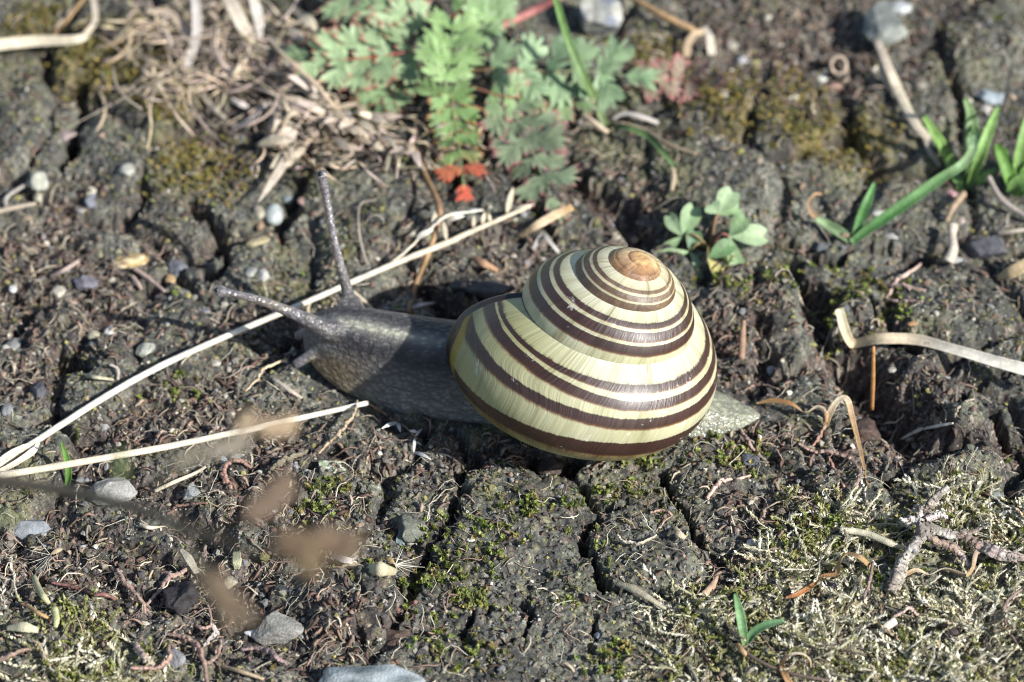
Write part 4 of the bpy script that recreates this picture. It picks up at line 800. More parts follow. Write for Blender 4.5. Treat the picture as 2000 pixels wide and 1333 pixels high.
# ------------------------------------------------------------------ the stork's-bill rosette
def leaf_blade(bag, P, W, c0, c1, up, n_lobes=4, lobe_ang=.75, tip_red=None, red=0.0, fold=.12):
    """one deeply cut leaflet: a tapering mid blade with pointed lobes on both sides"""
    n = len(P); T, S, N = frames(P, up); t = np.linspace(0, 1, n)
    L = np.linalg.norm(np.diff(P, axis=0), axis=1).sum()
    def strip(pts, w, cc, nn):
        pts = np.asarray(pts); TT, SS, NN = frames(pts, nn); k = len(pts); w = np.asarray(w)
        v = np.concatenate([pts - SS * w[:, None] + NN * (fold * w)[:, None], pts, pts + SS * w[:, None] + NN * (fold * w)[:, None]]); i = np.arange(k - 1)
        q = np.concatenate([np.stack([i, k + i, k + i + 1, i + 1], -1), np.stack([k + i, 2 * k + i, 2 * k + i + 1, k + i + 1], -1)]); bag.add(v, q, None, np.concatenate([cc, cc * 1.05, cc]))
    def shade(f):
        c = np.asarray(c0) + (np.asarray(c1) - np.asarray(c0)) * f[:, None]
        if tip_red is not None: c = c + (np.asarray(tip_red) - c) * (np.clip((f - 1 + red) / max(red, .01), 0, 1) ** .8)[:, None]
        return c
    strip(P, W * .20 * (1 - .75 * t) + .005, shade(t * .9), up)
    for q in range(n_lobes):
        f = .10 + .78 * q / n_lobes; ii = min(int(f * (n - 1)), n - 2)
        for s in (-1, 1):
            ll = W * (1.30 - .55 * abs(f - .35) * 2) * RNG.uniform(.8, 1.15); d = S[ii] * s * math.sin(lobe_ang) + T[ii] * math.cos(lobe_ang); k = np.linspace(0, 1, 4)
            pts = P[ii] + np.outer(k * ll, d) + np.outer(k ** 2 * ll * RNG.uniform(-.15, .1), N[ii])
            strip(pts, ll * np.array([.09, .16, .15, .02]), shade(np.clip(.35 + .65 * k, 0, 1)), N[ii] + RNG.normal(size=3) * .25)

plant = empty('storks_bill_rosette', at(880, 130), 'low rosette of feathery cut green leaves with pink edges behind the snail', 'plant'); plo = np.array(plant.location)
def cut_leaf(pts, halfw, pairs, c0, c1, rib, tip_red=None, red=0.3, tilt=(0, -.45, .9), ribw=7, whole_tip=None):
    n = 40; P = path3(pts, n); W = halfw * PXC; T, S, N = frames(P, tilt)
    b = Bag(); sweep(b, P - plo, np.linspace(ribw, 3, n) * PXC / 2, nseg=6, c=col_path(rib, n)); lf = link('leaf', b.mesh('leaf', M_LEAF), plant)
    for k in range(pairs + 1):
        f = .22 + .76 * k / pairs; ii = min(int(f * (n - 1)), n - 1); sz = (1.08 - .5 * abs(f - .5)) * RNG.uniform(.88, 1.15)
        for s in ((-1, 1) if k < pairs else (0,)):
            d = (S[ii] * s * .88 + T[ii] * (.5 if s else 1.0)); d /= np.linalg.norm(d); L = W * sz * (1.0 if s else .9); t = np.linspace(0, 1, 8)
            Q = P[ii] + np.outer(t * L, d) + np.outer(np.sin(t * 2.2) * L * RNG.uniform(-.05, .2), N[ii]) - plo
            bb = Bag(); cc0 = np.asarray(c0) * RNG.uniform(.85, 1.15); cc1 = np.asarray(c1) * RNG.uniform(.85, 1.15)
            if whole_tip is not None: kf = sm(whole_tip[0], whole_tip[0] + .22, f + RNG.uniform(-.04, .04)); cc0 = cc0 + (np.asarray(whole_tip[1]) - cc0) * kf ** 2; cc1 = cc1 + (np.asarray(whole_tip[1]) - cc1) * kf
            leaf_blade(bb, Q, L * .50, cc0, cc1, N[ii] + RNG.normal(size=3) * .22, 4, .66, tip_red, red)
            link('leaflet', bb.mesh('leaflet', M_LEAF), lf)
SAGE = (.235, .335, .165); SAGE2 = (.33, .43, .24); BRI = (.21, .34, .12); BRI2 = (.29, .42, .18); TEAL = (.205, .315, .16); TEAL2 = (.30, .41, .235); GREYG = (.19, .25, .14); GREYG2 = (.26, .32, .195); REDP = (.42, .10, .10)
cut_leaf([(845, 98, .30), (790, 103, .38), (720, 113, .40), (650, 117, .36), (596, 110, .3)], 80, 5, SAGE, SAGE2, [(.45, .16, .18), (.38, .09, .05), SAGE2], REDP, .12)
cut_leaf([(858, 240, .12), (872, 160, .35), (880, 90, .5), (893, 15, .6)], 66, 5, BRI, BRI2, BRI2, None, 0, (0, -.7, .7))
cut_leaf([(905, 140, .25), (980, 135, .4), (1070, 140, .42), (1150, 140, .38), (1235, 150, .3)], 84, 5, TEAL, TEAL2, [(.30, .16, .08), TEAL2], None, 0)
cut_leaf([(1215, 175, .22), (1280, 160, .26), (1330, 155, .25), (1392, 162, .18)], 54, 4, (.26, .21, .14), (.34, .27, .20), (.40, .16, .13), (.42, .12, .13), .3)
cut_leaf([(872, 150, .3), (884, 215, .28), (896, 285, .22), (906, 368, .10)], 56, 6, BRI, (.21, .33, .13), [(.3, .2, .1), BRI2], (.55, .12, .06), .12, whole_tip=(.69, (.56, .13, .075)))
cut_leaf([(955, 175, .25), (1010, 235, .24), (1045, 310, .18), (1080, 395, .1)], 80, 5, GREYG, GREYG2, [(.30, .22, .18), GREYG2], (.42, .12, .16), .22)
cut_leaf([(860, 80, .3), (790, 30, .42), (720, 5, .45), (640, -15, .4)], 70, 5, SAGE, SAGE2, SAGE2, REDP, .08)
cut_leaf([(890, 110, .3), (940, 60, .4), (960, 10, .45), (975, -50, .5)], 55, 6, BRI, TEAL2, SAGE2, None, 0)
cut_leaf([(820, 130, .2), (780, 165, .22), (740, 200, .2), (690, 215, .14)], 50, 5, TEAL, SAGE, (.3, .14, .09), REDP, .2)
cut_leaf([(920, 170, .2), (990, 190, .26), (1060, 185, .28), (1130, 205, .22)], 58, 6, BRI, GREYG2, (.34, .16, .10), (.42, .14, .12), .12)
stalk('stem', '', '', [(925, 75, .3), (985, 48, .4), (1040, 22, .45), (1095, -8, .5)], [18, 20, 20, 18], .7, [(.40, .19, .15), (.45, .17, .16)], mat=M_LEAF, parent=plant, origin=plo)
stalk('stem', '', '', [(880, 45, .4), (915, 5, .5), (935, -20, .55)], [16, 18, 18], .7, (.55, .11, .10), mat=M_LEAF, parent=plant, origin=plo)
stalk('stem', '', '', [(862, 140, .1), (852, 200, .2), (845, 120, .35), (850, 30, .5)], [7, 6, 5, 4], None, BRI2, mat=M_LEAF, parent=plant, origin=plo)

# clover
clv = empty('clover', at(1385, 485), 'small clover with heart shaped leaflets behind the shell', 'plant'); clo = np.array(clv.location)
def leaflet(bag, p, d, L, W, up, c, notch=.12):
    d = np.asarray(d, float); up = np.asarray(up, float); d -= up * (d @ up) / (up @ up); d /= np.linalg.norm(d); s = np.cross(d, up); s /= np.linalg.norm(s); nn = np.cross(s, d)
    m = 11; t = np.linspace(0, 1, m); half = W / 2 * np.sin(np.pi * np.clip(t, 0, 1) ** 1.25 * .86) ** .75; half[0] = .006
    us = np.linspace(-1, 1, 7); V = []
    for i_, tt_ in enumerate(t):
        for u in us:
            l = tt_ * L * (1 - notch * max(0, tt_ - .5) * 2 * (1 - abs(u)) ** 1.5)
            V.append(p + d * l + s * (u * half[i_]) + nn * (.22 * abs(u) * half[i_] + .10 * L * math.sin(tt_ * 2.6)))
    i = np.arange(m - 1)[:, None] * 7; j = np.arange(6)[None]; q = np.stack([i + j, i + j + 1, i + 8 + j, i + 7 + j], -1).reshape(-1, 4)
    cc = np.asarray(c) * (1.12 - .22 * np.abs(np.tile(us, m)))[:, None]; bag.add(np.array(V), q, None, cc)
CG = (.26, .38, .19); CG2 = (.33, .44, .25)
def trefoil(base, ctr, h, lfs, stem_c):
    b = Bag(); p0 = at(*base); pc = at(ctr[0], ctr[1], h * .7); sweep(b, spline([p0, (p0 + pc) / 2 + [0, 0, .08], pc], 14) - clo, np.linspace(.016, .012, 14), nseg=6, c=stem_c); lf = link('leaf', b.mesh('leaf', M_LEAF), clv)
    for (tx, ty, th, wd, up, c) in lfs:
        tp = at(tx, ty, th * .7); d = tp - pc; bb = Bag(); leaflet(bb, pc - clo, d, np.linalg.norm(d) * 1.05, wd * PXC, up, c); link('leaflet', bb.mesh('leaflet', M_LEAF), lf)
trefoil((1388, 480, .02), (1402, 418, ), .34, [(1432, 372, .44, 46, (0, -.5, .85), CG2), (1445, 402, .36, 40, (.2, -.4, .9), CG), (1388, 398, .36, 36, (-.2, -.6, .8), CG2)], (.30, .19, .11))
trefoil((1390, 482, .02), (1425, 462, ), .30, [(1455, 424, .40, 38, (-.3, -.6, .7), CG), (1497, 458, .32, 46, (.2, -.5, .85), CG2), (1447, 506, .24, 40, (.1, -.8, .6), CG)], (.34, .16, .12))
trefoil((1382, 484, .02), (1332, 462, ), .26, [(1304, 420, .30, 30, (-.4, -.6, .7), CG2), (1357, 408, .36, 42, (.1, -.6, .8), CG), (1300, 470, .2, 26, (-.3, -.5, .8), CG)], (.24, .2, .09))
trefoil((1378, 488, .02), (1347, 492, ), .18, [(1300, 490, .18, 28, (0, -.5, .85), CG), (1362, 462, .26, 34, (.2, -.5, .8), (.12, .22, .11)), (1388, 536, .08, 34, (.1, -.6, .8), CG2)], (.24, .2, .09))
trefoil((1384, 488, .02), (1382, 505, ), .12, [(1418, 520, .10, 32, (.3, -.5, .8), (.50, .46, .16)), (1420, 488, .14, 36, (.1, -.5, .85), (.13, .23, .10))], (.24, .2, .09))

# fresh grass
def tuft(label, name, base, blades, cat='grass'):
    e = empty(name, at(*base), label, cat); eo = np.array(e.location)
    for pts, wd, c in blades: stalk('blade', '', '', pts, wd, .30, c, mat=M_LEAF, parent=e, origin=eo, n=32, groove=.4, nseg=10)
tuft('thick green grass tuft near the right edge of the ground', 'grass_tuft', (1885, 372), [
    ([(1876, 372, .02), (1858, 325, .2), (1832, 275, .38), (1804, 228, .5)], [14, 24, 24, 12], GREEN), ([(1886, 370, .02), (1893, 300, .3), (1896, 240, .5), (1884, 192, .65)], [16, 28, 30, 12], BLUEG),
    ([(1892, 370, .02), (1912, 310, .26), (1930, 260, .42), (1950, 210, .55)], [14, 24, 22, 8], GREEN), ([(1888, 372, .02), (1895, 330, .2), (1908, 280, .35), (1902, 245, .45)], [14, 26, 24, 10], (.20, .33, .12)), ([(1896, 368, .02), (1925, 345, .1), (1945, 330, .12)], [12, 18, 6], GREEN)])
tuft('second grass tuft half cut off by the right edge', 'grass_tuft', (1985, 378), [
    ([(1980, 375, .02), (1970, 340, .18), (1955, 300, .3), (1946, 282, .34)], [20, 30, 26, 8], (.15, .31, .06)), ([(1985, 372, .02), (1992, 310, .3), (2005, 250, .5), (2018, 195, .65)], [20, 28, 24, 10], GREEN),
    ([(1990, 378, .02), (2008, 340, .2), (2035, 300, .35)], [22, 34, 20], (.16, .32, .07)), ([(1975, 380, .02), (1990, 360, .15), (2040, 340, .22)], [22, 36, 26], (.17, .31, .09)), ([(1968, 340, .05), (2000, 310, .2), (2040, 270, .35)], [10, 20, 20], (.18, .34, .10))])
tuft('grass sprout with one long arching blade and a curled brown tip', 'grass_sprout', (1665, 472), [
    ([(1663, 474, .02), (1700, 446, .14), (1760, 405, .28), (1830, 355, .42), (1880, 322, .5), (1900, 292, .56), (1904, 262, .6)], [14, 20, 24, 22, 19, 20, 8], [DGREEN, (.07, .20, .05), DGREEN, BLUEG, (.2, .34, .2)]),
    ([(1668, 470, .02), (1680, 430, .16), (1694, 395, .28), (1708, 358, .38)], [14, 20, 20, 7], (.11, .26, .08)), ([(1660, 470, .02), (1640, 455, .07), (1615, 440, .1), (1594, 428, .1)], [16, 22, 20, 10], BLUEG),
    ([(1598, 430, .09), (1582, 412, .12), (1580, 395, .18), (1592, 380, .22), (1606, 380, .2)], [12, 8, 6, 6, 5], (.42, .27, .15))])
tuft('tiny two bladed green sprout in front of the cracked crust', 'grass_sprout', (1455, 1260), [
    ([(1455, 1260, .02), (1450, 1228, .16), (1444, 1195, .28), (1436, 1160, .38)], [11, 17, 17, 7], (.19, .34, .15)), ([(1457, 1258, .02), (1472, 1236, .12), (1500, 1220, .18), (1534, 1212, .2)], [11, 16, 15, 5], (.14, .27, .125))])
tuft('single short green blade piercing up beside the bleached straw', 'grass_sprout', (130, 955), [([(130, 955, .01), (134, 928, .16), (130, 895, .3), (119, 862, .4)], [9, 13, 13, 3], (.15, .30, .07))])
tuft('thin tall green blade leaning in front of the pale angular stone', 'grass_shoot', (1182, 246), [([(1182, 246, .02), (1164, 200, .2), (1140, 150, .45), (1108, 75, .8), (1080, -20, 1.2)], [15, 19, 18, 16, 13], [(.20, .27, .11), (.17, .31, .10)])])
tuft('bent green blade curving over the dark soil pit', 'grass_shoot', (1200, 246), [([(1196, 248, .03), (1225, 250, .14), (1265, 268, .2), (1295, 298, .16), (1318, 328, .08)], [9, 13, 14, 12, 6], (.13, .22, .08))])
tuft('fine dark green blade ending in a hooked tip by the rosette', 'grass_shoot', (835, 235), [([(836, 225, .1), (860, 240, .16), (895, 242, .2), (922, 236, .22), (929, 222, .24)], [14, 9, 7, 6, 5], (.09, .17, .04))])

# ------------------------------------------------------------------ blurred grass panicle held up close to the lens
Z0 = 6.6
pn = empty('grass_panicle', at_z(-80, 930, 5.0), 'brown flowering grass stem hanging above the ground close to the viewer', 'grass'); pno = np.array(pn.location)
def pz(px, py, dz=0): return at_z(px, py, Z0 + dz)
def pscale(p): return float(-((p - CAM) @ BACK)) / CAM_D * PXC
def ptube(name, pts, w, c, parent=pn):
    b = Bag(); P = spline([pz(*p) for p in pts], 8 * len(pts)); sweep(b, P - pno, np.interp(np.linspace(0, 1, len(P)), np.linspace(0, 1, len(w)), w) * np.array([pscale(q) for q in P]) / 2, nseg=8, c=c); return link(name, b.mesh(name, M_SEED), parent)
ptube('stem', [(-140, 915, -2.6), (0, 938, -2.3), (140, 962, -2), (260, 992, -1.6), (360, 1030, -1.2), (440, 1058, -.8), (520, 1085, -.2), (600, 1075)], [25, 25, 24, 22, 20, 16, 13, 8], (.24, .19, .13))
ptube('branch', [(330, 1018, -1.6), (365, 1065), (392, 1120), (420, 1170)], [9, 8, 7, 6], (.24, .22, .14))
ptube('branch', [(380, 1036, -1.3), (440, 1030, -.6), (500, 1000), (545, 965)], [9, 8, 7, 6], (.20, .15, .10))
ptube('branch', [(-60, 1020, .3), (0, 1010, .3), (30, 1016, .3)], [16, 14, 12], (.16, .20, .09))
ptube('branch', [(236, 930, .3), (235, 905, .3), (238, 880, .3)], [22, 24, 12], (.15, .19, .08))
ptube('branch', [(290, 950, .2), (350, 905, .3), (420, 880, .3), (480, 850, .3)], [5, 6, 6, 6], (.30, .27, .20))
for (x0, y0, x1, y1, wd, c) in [(385, 1105, 480, 1225, 46, (0.245, 0.180, 0.112)), (480, 1025, 575, 935, 50, (0.173, 0.122, 0.083)), (525, 1060, 640, 1075, 62, (0.187, 0.130, 0.079)), (600, 1050, 705, 1072, 62, (0.202, 0.144, 0.090)), (585, 1060, 612, 1130, 52, (0.216, 0.158, 0.086)), (540, 1050, 600, 1100, 50, (0.187, 0.130, 0.079)), (620, 1040, 680, 1095, 46, (0.194, 0.137, 0.086)),
                                (462, 848, 500, 806, 34, (0.374, 0.288, 0.187)), (500, 846, 582, 828, 34, (0.403, 0.302, 0.187)), (395, 890, 490, 862, 26, (0.259, 0.223, 0.173)), (330, 905, 400, 885, 16, (0.216, 0.202, 0.144))]:
    p0 = pz(x0, y0); p1 = pz(x1, y1); sk = Bag(); d = p1 - p0; L = np.linalg.norm(d)
    husk(sk, p0 - pno, d, L, wd * pscale(p0), c, belly=.6, bend=.03); spk = link('spikelet', sk.mesh('spikelet', M_SEED), pn)
    for q in range(5):
        g = Bag(); f = .08 + .15 * q; s = 1 if q % 2 else -1; side = np.cross(d / L, BACK) * s * wd * PXC * .12
        husk(g, p0 - pno + d * f + side, d / L + side / np.linalg.norm(side) * .25, L * .42, wd * PXC * .36, np.array(c) * RNG.uniform(.8, 1.2), belly=.6); link('floret', g.mesh('floret', M_SEED), spk)

# ------------------------------------------------------------------ stones and pebbles
def ico(sub):
    b = bmesh.new(); bmesh.ops.create_icosphere(b, subdivisions=sub, radius=1); v = np.array([x.co[:] for x in b.verts]); f = np.array([[q.index for q in x.verts] for x in b.faces]); b.free(); return v, f
ICO3 = ico(3); ICO4 = ico(4); ICO2 = ico(2); ICO1 = ico(1)
def stone(label, px, py, wpx, hpx, c, kind='round', name='pebble', cat='pebble', sink=.34, rot=None, rough=.08, thick=None, c2=None, seed=None, mat=None):
    r = np.random.default_rng(seed or int(px * 7 + py)); v, f = ICO4 if wpx > 60 else ICO3; v = v.copy()
    if kind != 'round':
        for _ in range(14 if kind == 'angular' else 9):
            n = r.normal(size=3); n /= np.linalg.norm(n); d = r.uniform(.52, .82); ex = np.maximum(0, v @ n - d); v -= ex[:, None] * n
    if kind == 'round': kind = 'facet' if wpx > 14 and label.split()[0] not in ('smooth',) else kind; rough = max(rough, .10)
    if kind == 'facet' and rough < .12: rough = .12
    nz = np.array([mnoise.noise(Vector(p * 1.6 + px)) for p in v]); nf = np.array([mnoise.noise(Vector(p * 6.0 + py)) for p in v])
    v *= (1 + rough * 1.4 * nz + rough * .7 * nf)[:, None]
    v /= np.abs(v).max(0)
    p = at(px, py + hpx * .12); wx_ = wpx * PXC / 2; hy = hpx * PXC / 2
    tz = thick if thick is not None else .62
    # image height = y*sin + z*cos
    sy = hy / (.707 * (1 + tz * .55)); sz = sy * tz
    a = r.uniform(-.25, .25) if rot is None else rot
    v *= np.array([wx_, sy, sz]); ca, sa = math.cos(a), math.sin(a); v[:, 0], v[:, 1] = v[:, 0] * ca - v[:, 1] * sa, v[:, 0] * sa + v[:, 1] * ca
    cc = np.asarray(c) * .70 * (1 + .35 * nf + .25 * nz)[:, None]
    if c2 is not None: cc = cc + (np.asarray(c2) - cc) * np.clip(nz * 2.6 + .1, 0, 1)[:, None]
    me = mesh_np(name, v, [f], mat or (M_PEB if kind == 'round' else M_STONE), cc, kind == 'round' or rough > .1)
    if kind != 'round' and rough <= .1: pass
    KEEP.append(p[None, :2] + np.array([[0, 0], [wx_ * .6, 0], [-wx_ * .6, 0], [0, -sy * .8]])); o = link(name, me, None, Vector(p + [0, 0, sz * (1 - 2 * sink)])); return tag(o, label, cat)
WH = (.50, .49, .45); CREAM = (.48, .43, .33); GREYS = (.26, .26, .25)
for a in [
    ('smooth oval bluish white pebble left of the upper tentacle', 535, 417, 40, 54, (.47, .51, .49), 'round'), ('beige pebble touching the smooth oval bluish pebble', 505, 414, 26, 38, (.36, .33, .25), 'round'), ('brown tip pebble below the beige pebble', 508, 440, 18, 26, (.32, .22, .15), 'round'),
    ('small blue grey pebble above the oval bluish pebble', 562, 388, 26, 22, (.27, .31, .31), 'round'), ('tiny pink pebble right of the blue grey pebble', 590, 392, 20, 20, (.46, .30, .26), 'round'),
    ('bluish white pebble behind the large grey green stone', 1757, 14, 52, 38, (.52, .54, .54), 'round'), ('white pebble beside a brown ring of bark', 1602, 147, 54, 40, (.60, .60, .55), 'facet'), ('pinkish flake leaning on the white pebble', 1630, 166, 48, 26, (.42, .28, .22), 'facet'),
    ('bluish pebble behind the right grass tuft', 1935, 188, 66, 42, (.40, .46, .49), 'facet'), ('cream pebble below the bluish pebble', 1925, 212, 28, 24, (.52, .48, .42), 'round'), ('white pebble on the back right crust', 1451, 118, 30, 24, (.60, .59, .58), 'round'), ('beige pebble above the white back pebble', 1428, 88, 32, 28, (.36, .33, .27), 'round'),
    ('rough grey stone under the two straws', 224, 954, 104, 66, (.36, .35, .32), 'angular'), ('small grey stone ringed by red roots', 374, 960, 38, 38, (.27, .28, .27), 'angular'),
    ('greenish stone in the crack below the straw end', 806, 1030, 66, 58, (.19, .20, .16), 'facet'), ('teal grey splinter against the greenish stone', 786, 1046, 24, 62, (.20, .25, .25), 'angular'), ('pale rounded pebble beside the teal splinter', 802, 1053, 22, 26, (.36, .33, .29), 'round'),
    ('purple grey slate pebble left of the straw pieces', 165, 553, 56, 38, (.20, .19, .22), 'angular'), ('cream rounded pebble near the left purple slate', 115, 570, 32, 34, (.52, .47, .38), 'round'), ('white pebble at the left edge', 25, 564, 20, 20, (.62, .62, .60), 'round'),
    ('cream pebble on the far left crust', 74, 352, 42, 48, (.46, .46, .38), 'facet'), ('bluish white pebble right of the cream crust pebble', 118, 334, 26, 26, (.50, .54, .52), 'facet'), ('small cream pebble leaning on the cream crust pebble', 60, 356, 18, 24, (.56, .53, .43), 'round'), ('greyish cream long pebble below the cream pair', 75, 384, 22, 34, (.42, .41, .32), 'round'), ('bright cream pebble on a grey shard', 178, 374, 26, 24, (.66, .62, .48), 'round'), ('blue grey shard under the bright cream pebble', 175, 392, 30, 40, (.20, .21, .24), 'angular'),
    ('tan pebble above the left brown soil', 55, 430, 34, 24, (.44, .35, .24), 'round'), ('white crumbly pebble on the left crust', 248, 332, 42, 44, (.44, .43, .38), 'facet'), ('pinkish flat pebble beside the upper left crack', 130, 262, 46, 30, (.34, .27, .25), 'facet'),
    ('grey pebble near the left edge above the straw', 30, 672, 38, 30, (.27, .28, .27), 'facet'), ('cream pebble over a bluish chip', 183, 655, 28, 26, (.46, .42, .31), 'round'), ('white speck pebble near the cream pebble', 212, 648, 20, 20, (.60, .58, .57), 'round'), ('bluish chip under the cream pebble', 183, 672, 28, 16, (.30, .33, .35), 'angular'), ('orange red chip by the white speck pebble', 223, 664, 20, 18, (.42, .20, .12), 'facet'), ('greenish white pebble above the long straw', 285, 682, 44, 32, (.42, .43, .36), 'facet'),
    ('dark purple stone at the left below the straw', 78, 762, 40, 48, (.10, .10, .12), 'angular'), ('small grey pebble near the left straw bottom', 16, 798, 26, 30, (.24, .25, .25), 'facet'), ('orange tan pebble near the dark slate', 332, 546, 24, 30, (.46, .31, .16), 'round'), ('long dark bluish slate in the left crack', 350, 520, 44, 72, (.17, .18, .20), 'angular'),
    ('grey white pebble of the pair left of the tentacle', 489, 531, 30, 32, (.36, .36, .32), 'facet'), ('white pebble of the pair left of the tentacle', 516, 536, 28, 32, (.54, .53, .49), 'facet'), ('cream pebble just below the long straw', 421, 709, 22, 20, (.46, .43, .36), 'round'), ('grey mauve pebble right of the lower straw', 400, 606, 24, 16, (.20, .20, .23), 'facet'),
    ('small white pebble in the hole behind the tail', 1508, 725, 26, 24, (.60, .61, .60), 'facet'), ('pale greenish pebble by the right crust', 1790, 915, 30, 18, (.36, .37, .31), 'round'), ('flat greyish pebble right of the woody twig', 1946, 968, 32, 18, (.34, .36, .32), 'round'), ('dark bluish block below the tail', 1462, 898, 38, 34, (.10, .11, .13), 'angular'),
    ('rough grey lump behind the white flake', 545, 1226, 96, 66, (.29, .28, .25), 'angular'), ('teal pebble beside the drooping blurred spikelet', 500, 1203, 28, 26, (.24, .27, .24), 'facet'), ('small grey stone held by the pale root', 342, 1282, 44, 44, (.26, .26, .27), 'facet'), ('yellowish pebble right of the black crumb', 448, 1136, 32, 34, (.44, .40, .29), 'facet'),
    ('white grain above the tan seed', 161, 1071, 18, 16, (.64, .62, .60), 'round'), ('second white grain beside the bristled tan seed', 90, 1067, 15, 13, (.64, .62, .60), 'facet'), ('round white grain next to the pale green bract', 448, 1073, 15, 15, (.62, .62, .63), 'round'), ('shiny purple lump under the orange wave curl', 1622, 1140, 36, 24, (.09, .08, .10), 'angular'),
    ('dark pebble at the sprout foot', 1603, 482, 46, 36, (.11, .12, .125), 'facet'), ('dark ridged rock right of the bleached stem base', 1930, 480, 90, 70, (.12, .12, .13), 'angular'), ('pink pebble under the long arching blade', 1857, 378, 28, 22, (.48, .28, .28), 'round'), ('white pebble behind the long arching blade', 1712, 415, 30, 18, (.52, .52, .47), 'facet'), ('white flat chip right of the sprout', 1742, 462, 34, 14, (.52, .50, .46), 'facet'), ('cream bud pebble by the root neck', 1845, 424, 20, 18, (.58, .50, .40), 'round'), ('pinkish round pebble by the root neck', 1877, 430, 18, 20, (.46, .38, .35), 'round'), ('white foot chip of the bleached stem', 1870, 508, 28, 14, (.58, .58, .55), 'facet'),
    ('dark slate chip lying between lumps', 556, 1152, 44, 20, (.085, .09, .10), 'angular'), ('tan grain on the mossy mound', 718, 1219, 24, 15, (.34, .29, .22), 'round'), ('purplish grey grain on the front crust', 1172, 1242, 24, 18, (.20, .21, .25), 'round'), ('bluish pebble right of the hooked red root', 437, 897, 24, 22, (.36, .41, .42), 'facet'), ('beige pebble next to the bluish one near hooked root', 462, 893, 24, 18, (.34, .33, .28), 'facet'), ('lilac chip left of the pale green lichen flake', 578, 908, 22, 18, (.32, .31, .35), 'facet'),
    ('round tan grain by the pale green bract', 481, 1101, 14, 13, (.42, .30, .17), 'round'), ('beige grain below the ringed grey stone', 329, 989, 13, 14, (.50, .42, .28), 'round'), ('white pebble below the kinked blade near the right', 1742, 722, 18, 16, (.46, .43, .37), 'round'), ('orange tan pebble on the crust near the right edge', 1948, 745, 18, 12, (.46, .33, .18), 'round'), ('tan oblong seed on the crust above the kinked blade', 1782, 632, 24, 12, (.46, .27, .14), 'round')]:
    stone(*a)
stone('large pale angular stone behind the rosette', 1165, 44, 104, 118, (.56, .55, .48), 'angular', 'stone', 'stone', .15, .3, .05, .8, (.16, .18, .22), 5)
stone('large grey green stone under the forked dry stalk', 1726, 62, 104, 124, (.27, .29, .26), 'angular', 'stone', 'stone', .2, -.5, .05, .7, None, 8)
stone('pointed blue grey slate at the left edge', 58, 1036, 92, 62, (.25, .27, .29), 'angular', 'stone', 'stone', .2, -.1, .04, .7, None, 12)
stone('large flat blue grey stone at the lower edge', 728, 1322, 196, 66, (.165, .20, .215), 'angular', 'stone', 'stone', .25, .05, .05, .5, (.26, .29, .30), 3)
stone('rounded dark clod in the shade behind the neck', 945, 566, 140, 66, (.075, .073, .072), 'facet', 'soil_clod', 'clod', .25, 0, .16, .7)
stone('black crumbly lump between pink root and blurred spikelet', 362, 1168, 84, 84, (.038, .034, .036), 'facet', 'soil_clod', 'clod', .25, 0, .28, .7)
stone('brown crumbly lump above the flat blue grey stone', 770, 1252, 80, 58, (.105, .070, .052), 'facet', 'soil_clod', 'clod', .25, 0, .28, .7)
stone('dark crumbly ball right of the white straw chip', 1854, 1236, 46, 44, (.060, .045, .040), 'facet', 'soil_clod', 'clod', .2, 0, .3, .8)
stone('brown clod in the dark crack under the shell front', 1075, 912, 56, 48, (.10, .072, .062), 'facet', 'soil_clod', 'clod', .3, 0, .2, .7)
stone('reddish brown clod in the mouth of the dark hole', 1690, 845, 60, 66, (.10, .066, .052), 'facet', 'soil_clod', 'clod', .2, 0, .25, .8)
stone('pale green crusty lichen flake on the soil', 641, 913, 70, 28, (.78, .82, .64), 'facet', 'lichen_flake', 'lichen', .0, -.1, .35, .35, (.36, .44, .26), 4, M_GRAIN)
stone('bright white oval flake in front of the grey lump', 506, 1242, 58, 18, (.76, .76, .73), 'round', 'flake', 'flake', .1, -.35, .05, .35)
stone('translucent white chip on a brown root', 1474, 1066, 26, 38, (.66, .66, .64), 'facet', 'flake', 'flake', .1, .3, .06, .12)
stone('small white chip in the dry moss', 1550, 1048, 12, 14, (.66, .66, .62), 'round', 'flake', 'flake', .1, .3, .06, .5)
stone('tan boat shaped husk on the left crust', 256, 512, 82, 36, (.52, .38, .18), 'round', 'husk', 'husk', .1, .25, .12, .5, (.60, .50, .32))
stone('tan flat flake left of the upper tentacle', 504, 472, 52, 20, (.50, .42, .25), 'round', 'husk', 'husk', .1, .35, .08, .4)
stone('long white grain on the green tufted crust', 919, 1056, 18, 9, (.70, .70, .68), 'round', 'flake', 'flake', .05, 0, .05, .7)
# brown ring of bark by the white pebble
br_ = Bag(); cR = at(1637, 128, .1); aR = np.linspace(0, 2 * np.pi, 40); PR = cR + np.outer(np.cos(aR) * .065, RIGHT) + np.outer(np.sin(aR) * .075, UPV)
sweep(br_, PR, .022, .05, 8, BACK, c=(.36, .29, .22), jitter=.06); tag(link('bark_ring', br_.mesh('bark_ring', M_WOOD, cR), None, Vector(cR)), 'hollow tan ring of bark next to the white pebble', 'bark ring')

